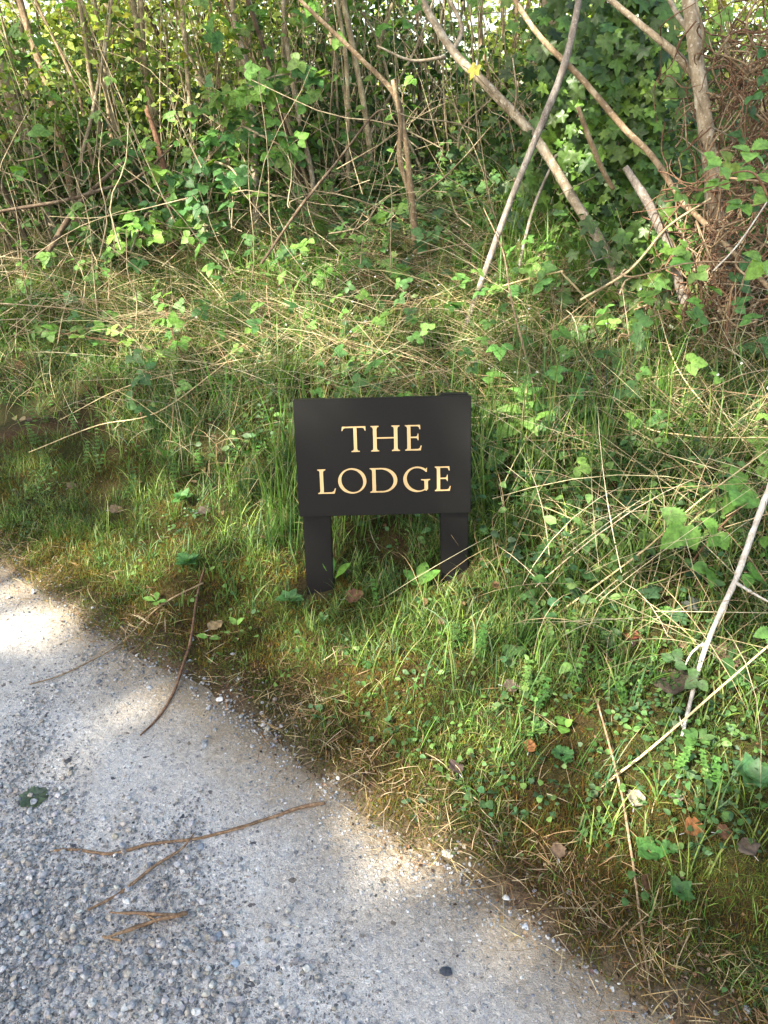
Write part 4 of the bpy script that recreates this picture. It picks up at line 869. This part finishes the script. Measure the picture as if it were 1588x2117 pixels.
# dead leaves, each a thing
def dead(px, py, s, col, label, az=None, curl=.5, off=.020):
    r = np.random.default_rng(int(px * 7 + py)); b = q(px, py, off); nx_, ny_ = 9, 11; V = []; F = []
    for j in range(ny_):
        for i in range(nx_):
            u = i / (nx_ - 1) * 2 - 1; v = j / (ny_ - 1); w = .42 * math.sin(math.pi * min(1, v ** .8 * .98 + .01)) ** .7 * (1 + .13 * math.sin(v * 17 + px)) * (1 + .07 * math.cos(v * 37))
            V.append((u * w, v, curl * (.55 * abs(u) ** 1.6 * w + .35 * (v - .5) ** 2) + .035 * math.sin(5 * u + 7 * v + px) + .015 * r.normal()))
    for j in range(ny_ - 1):
        for i in range(nx_ - 1): a = j * nx_ + i; F.append((a, a + 1, a + nx_ + 1, a + nx_))
    a = r.uniform(0, 6.28) if az is None else az; ax = np.array([math.cos(a), math.sin(a), .15 * r.normal()]); m = MB(); m.inst((np.array(V), [np.array(F)]), b, ax, nrm(np.array([.25 * r.normal(), -.35 + .2 * r.normal(), 1.])), s, jit(col, 1, .05, .02))
    m.tube([b, b - ax * s * .3 + (0, 0, .002)], [.0009, .0006], 4, 4); tag(m.build("dead_leaf", DEADM, None, b), label, "leaf", "dead leaves on the bank")
RB, TB_, GB, OR = (.14, .07, .038), (.25, .18, .105), (.12, .095, .07), (.28, .12, .045)
dead(715, 1238, .045, RB, "curled reddish brown leaf on the moss between the sign's posts", 0.1, .6)
dead(432, 1302, .042, TB_, "tan folded leaf at the verge crossed by a thin cane", .9)
dead(225, 1055, .040, TB_, "pointed tan leaf lying on the mossy left bank", .4)
dead(140, 1010, .035, TB_, "torn tan leaf furthest left on the moss", 1.2)
dead(380, 985, .032, RB, "small brown leaf upright behind the left weeds", 1.6)
dead(585, 1000, .05, RB, "brown leaf half hidden beside the sign's left edge", .8)
dead(545, 1040, .03, TB_, "small pale leaf left of the sign's lower corner", 2.0)
dead(410, 1060, .038, GB, "dull grey-brown leaf under the left bank weeds", .6)
dead(1415, 1722, .040, OR, "bright orange-brown curled leaf at lower right", .5, 1.0)
dead(1480, 1722, .030, RB, "darker brown leaf right of the bright orange curled one", .2, .8)
dead(1092, 1555, .030, OR, "small orange leaf left of the round-leaved weed", 1.3)
dead(1262, 1562, .022, OR, "tiny orange leaf scrap right of the round-leaved weed", 1.4)
dead(1232, 992, .045, RB, "reddish brown leaf in the grass right of the sign", .2)
dead(1225, 905, .042, (.45, .28, .08), "yellow-brown leaf in dry stalks on the right bank", .3)
dead(1000, 1168, .038, TB_, "tan leaf standing beside the sign's right post", 1.1, .4)
dead(1130, 1155, .045, TB_, "folded tan leaf in the grass right of the sign's right post", 1.4)
dead(1545, 800, .06, RB, "large red-brown leaf at the right edge under the vines", 1.3)
dead(1390, 1440, .085, GB, "large greyish crumpled leaf beside the bleached branch", 1.2)
dead(1480, 1370, .075, (.25, .16, .11), "big brown leaf behind the bleached branch", .5)
dead(1560, 1310, .06, (.2, .12, .08), "dark brown leaf at the right edge below the bleached fork", .2)
dead(1305, 1325, .045, (.24, .08, .05), "dark red leaf under the creeping weed", 1.5)
dead(1040, 1418, .035, GB, "grey-brown leaf in weeds below right of the sign", .1)
dead(1310, 1670, .04, (.38, .33, .24), "shrivelled pale leaf left of the thin brown cane", 1.2, .9)
dead(1405, 1660, .03, (.36, .31, .25), "pale shrivelled leaf above the bright orange curled one", 1.8, .9)
dead(1155, 1775, .03, (.14, .095, .06), "dull brown leaf near the drive at lower right", 1.5)
dead(1330, 1835, .03, RB, "small brown leaf by the lower end of the thin brown cane", 1.0)
dead(950, 1600, .035, (.1, .07, .06), "dark shrivelled leaf on the verge below the sign", 2.0)
dead(1560, 1770, .04, (.13, .105, .085), "greyish limp leaf at the right edge near the bottom", 1.6)
dead(660, 1150, .03, TB_, "small tan scrap of leaf just left of the sign's left post", .4)
dead(1010, 890, .035, RB, "brown leaf in shade right of the sign's top corner", .4)
dead(1155, 435, .05, (.55, .42, .04), "bright yellow ivy leaf at the foot of the thicket", 1.5, .3, .03)
m = MB(); b = gp(70, 1650)
for a in np.linspace(0, 6.28, 7): m.inst(T_LOBE, b + (0, 0, .004), (math.cos(a), math.sin(a), .02), (.05 * math.cos(a), 0, 1), .034, jit((.09, .13, .075), 1))
tag(m.build("squashed_weed", LEAFM, None, b), "flattened grey-green weed scrap on the drive at far left", "weed")

# sticks, canes and straws
G = "sticks"
stick("twig", [(105, 1758, .003), (160, 1757, .003), (230, 1765, .003), (310, 1745, .005), (400, 1735, .003), (480, 1715, .004), (560, 1690, .003), (625, 1668, .004), (672, 1660, .003)], [.002, .0026, .003, .003, .003, .0027, .0027, .0036, .0036], BARK_STRIP, "long brown bark strip lying across the gravel and concrete", "stick", side=[([(455, 1722, .008), (500, 1712, .014), (530, 1700, .016)], [.002, .001])])
stick("twig", [(180, 1882, .006), (250, 1845, .006), (320, 1790, .006), (375, 1755, .007), (402, 1722, .010)], [.0016, .0028, .0025, .002, .0014], BARK_STRIP, "thinner bark strip branching down left from the long one", "stick")
m = MB(); pts = [[(215, 1940), (260, 1925), (330, 1900), (388, 1888)], [(225, 1886), (290, 1888), (350, 1892), (388, 1888)], [(228, 1936), (300, 1908), (380, 1892)], [(212, 1936), (240, 1942), (252, 1944)], [(300, 1890), (320, 1902), (325, 1906)]]
for pp in pts: m.tube(np.array([q(a, b, .008 + .002 * rng.random()) for a, b in pp]), [.0018, .0034, .003] if len(pp) > 3 else [.002, .002], 5, 12, wob=.25)
tag(m.build("twig", BARK_STRIP, None, q(215, 1940)), "splintered orange V-shaped wood strip lying on the gravel", "stick")
stick("twig", [(60, 1415, .003), (120, 1398, .004), (180, 1370, .005), (250, 1330, .006), (300, 1280, .01), (350, 1240, .012), (420, 1205, .02)], [.0012, .0018, .002, .002, .002], BARK_TAN, "thin brown twig reaching onto the drive at left", "stick")
stick("twig", [(290, 1520, .004), (330, 1480, .004), (362, 1425, .005), (380, 1370, .01), (395, 1320, .012), (408, 1230, .014), (425, 1165, .012)], [.0016, .003, .0032, .003, .0028, .0022], BARK_RUST, "curved reddish cane from the mossy bank down onto the drive", "stick")
stick("branch", [(1608, 960, .30), (1560, 1090, .20), (1520, 1200, .13), (1470, 1310, .08), (1440, 1400, .04), (1410, 1522, .005)], [.0062, .006, .0058, .005, .004, .003], BARK_BLEACH, "bleached white dead branch leaning down at the right edge", "branch", side=[([(1522, 1205, .13), (1560, 1228, .11), (1600, 1250, .10)], [.0035, .002]), ([(1455, 1330, .07), (1430, 1350, .06), (1412, 1385, .05)], [.0035, .0015]), ([(1412, 1505, .01), (1404, 1480, .02)], [.002, .001])])
stick("twig", [(1112, 900, .01), (1100, 790, .12), (1075, 690, .2), (1055, 610, .28), (1040, 520, .34), (1000, 430, .4)], [.0042, .0038, .0032, .0025, .0015], BARK_TAN, "slender upright brown stalk rising just right of the sign", "stick", side=[([(1062, 672, .22), (1010, 650, .2), (960, 620, .18)], [.0016, .0008])])
stick("branch", [(1340, 925, .0), (1312, 860, .05), (1270, 800, .09), (1228, 765, .12)], [.006, .0065, .006, .0055], BARK_DARK, "dark broken branch with pale cut end on the right bank", "branch")
stick("straw", [(985, 612, .10), (1060, 585, .16), (1155, 562, .2), (1165, 568, .2), (1205, 610, .12), (1250, 662, .03)], [.0026, .003, .0032, .003, .0036, .0034], BARK_STRAW, "bent pale hollow stalk arching over the right bank", "straw")
stick("straw", [(1125, 1288, .004), (1220, 1220, .05), (1340, 1130, .10), (1440, 1040, .14), (1600, 920, .18)], [.0022, .0018, .0012], BARK_STRAW, "long straw slanting from below the sign's right post to the right edge", "straw")
stick("straw", [(1235, 1632, .004), (1330, 1560, .02), (1440, 1465, .05), (1600, 1325, .08)], [.0024, .0024, .002], BARK_STRAW, "long straw lying under the bleached branch's lower end", "straw")
stick("straw", [(1125, 785, .10), (1160, 850, .08), (1260, 925, .06), (1400, 1000, .05), (1460, 1030, .04)], [.001, .0018, .0016], BARK_STRAW, "curved straw crossing the right bank under the dark branch", "straw")
stick("straw", [(1180, 700, .10), (1300, 860, .09), (1420, 900, .08), (1600, 905, .1)], [.0014, .0018, .0014], BARK_STRAW, "thin bowed straw highest on the right bank", "straw")
stick("straw", [(1360, 640, .2), (1400, 760, .12), (1480, 860, .08), (1600, 960, .06)], [.0012, .0016, .0014], BARK_STRAW, "pale straw running down beneath the vine-wrapped trunk", "straw")
stick("straw", [(60, 935, .03), (200, 880, .07), (330, 850, .07), (480, 740, .1)], [.0014, .002, .0016], BARK_STRAW, "long bent straw across the left bank", "straw")
stick("straw", [(120, 870, .03), (260, 800, .07), (420, 760, .07), (560, 730, .07)], [.0014, .002, .0016], BARK_STRAW, "straw lying just above the long bent one on the left bank", "straw")
stick("twig", [(1345, 2060, .004), (1330, 1950, .008), (1315, 1830, .012), (1300, 1730, .02), (1285, 1640, .03), (1260, 1540, .035), (1235, 1450, .04)], [.0015, .0022, .0022, .002, .0018], BARK_TAN, "thin brown cane trailing down the lower right verge", "stick")
stick("twig", [(1052, 1215, .01), (1110, 1275, .012), (1180, 1345, .014), (1215, 1400, .012), (1250, 1500, .008)], [.002, .0024, .002], BARK_RUST, "reddish cane running down right from the sign's right post", "stick")
stick("branch", [(-20, 440, 3.3), (130, 415, 3.35), (210, 392, 3.4), (280, 370, 3.5), (360, 300, 3.6)], [.006, .007, .006, .004], BARK_DARK, "dark thorny branch lying low across the left trunks", "branch")
stick("branch", [(100, 520, 3.4), (150, 440, 3.45), (200, 385, 3.5), (255, 335, 3.6)], [.012, .011, .008, .006], BARK_DARK, "thick dark broken branch slanting in front of the left trunks", "branch")
stick("branch", [(540, 545, 3.0), (620, 430, 3.1), (700, 330, 3.15), (770, 240, 3.2), (800, 225, 3.2)], [.005, .005, .004, .002], BARK_DARK, "thin dark grey branch slanting up behind the sign at centre", "branch")
stick("branch", [(620, 590, .1), (540, 575, .1), (450, 600, .08), (350, 640, .04)], [.003, .003, .002], BARK_RUST, "brown leafless cane bowed low over the straw at left", "branch")
stick("branch", [(1200, 620, 2.5), (1300, 560, 2.45), (1380, 470, 2.4), (1470, 410, 2.35)], [.004, .004, .003], BARK_LICHEN, "greenish bowed cane in front of the low ivy", "branch")
stick("branch", [(1475, 560, 2.1), (1530, 500, 2.1), (1610, 380, 2.1)], [.002, .002, .0015], BARK_BLEACH, "short white twig in front of the vine-wrapped trunk at the right edge", "branch")

# notable stones, each a thing
def stone(px, py, s, col, label, ang=False, flat=.8, k=0):
    b = q(px, py, 0.); t = T_STONE[(8 + k % 3) if ang else k % 8]; m = MB(); m.inst((t[0] * (1, 1, flat), t[1]), b + (0, 0, s * .12), (math.cos(px), math.sin(px), 0), (0, 0, 1.), s, jit(col, 1, .03, .01)); tag(m.build("stone", STONEM, None, b, smooth=not ang), label, "stone", "larger loose stones on the drive")
stone(922, 2012, .024, (.05, .055, .07), "black triangular stone chip in the concrete near the bottom", True, .4, 0)
stone(262, 1866, .017, (.68, .68, .64), "white oval pebble above the splintered V-shaped strip", k=1)
stone(120, 1646, .015, (.58, .57, .53), "cream pebble right of the flattened weed scrap", k=2)
stone(212, 1694, .014, (.42, .43, .45), "grey pebble below right of the cream one", k=3)
stone(487, 1996, .018, (.30, .36, .42), "blue-grey pebble on the drive near the bottom centre", k=4)
stone(452, 1938, .020, (.24, .27, .31), "flat slate-blue stone right of the splintered strip", k=5, flat=.5)
stone(415, 1752, .018, (.25, .28, .32), "slate pebble below the crossing of the bark strips", k=6, flat=.5)
stone(698, 1610, .012, (.72, .71, .67), "white pebble at the verge edge below the sign", k=7)
stone(140, 1574, .016, (.06, .06, .065), "black shiny stone on the drive at left", True, .5, 1)
stone(632, 2002, .015, (.08, .085, .1), "dark stone right of the blue-grey pebble", True, .6, 2)
stone(1085, 1918, .014, (.40, .44, .48), "pale blue pebble where drive meets the lower right verge", k=3)
stone(1045, 1858, .014, (.66, .64, .6), "white stone in the gravelly lower right edge", k=0)
stone(925, 1768, .026, (.50, .49, .48), "light flat stone half in moss at the verge edge", True, .4, 0)
stone(204, 1410, .016, (.12, .125, .14), "dark grey stone under the thin twig at left", True, .6, 1)
stone(455, 1447, .018, (.62, .6, .56), "white stone in dry grass at the verge edge, left of centre", True, .7, 2)
stone(543, 1500, .014, (.66, .64, .6), "small white stone in dry grass at the verge edge, centre", k=5)
stone(232, 1975, .017, (.34, .35, .37), "grey pebble under the splintered strip's left tip", k=6)
stone(53, 1894, .020, (.45, .47, .49), "large pale grey pebble at the lower left edge", k=2)
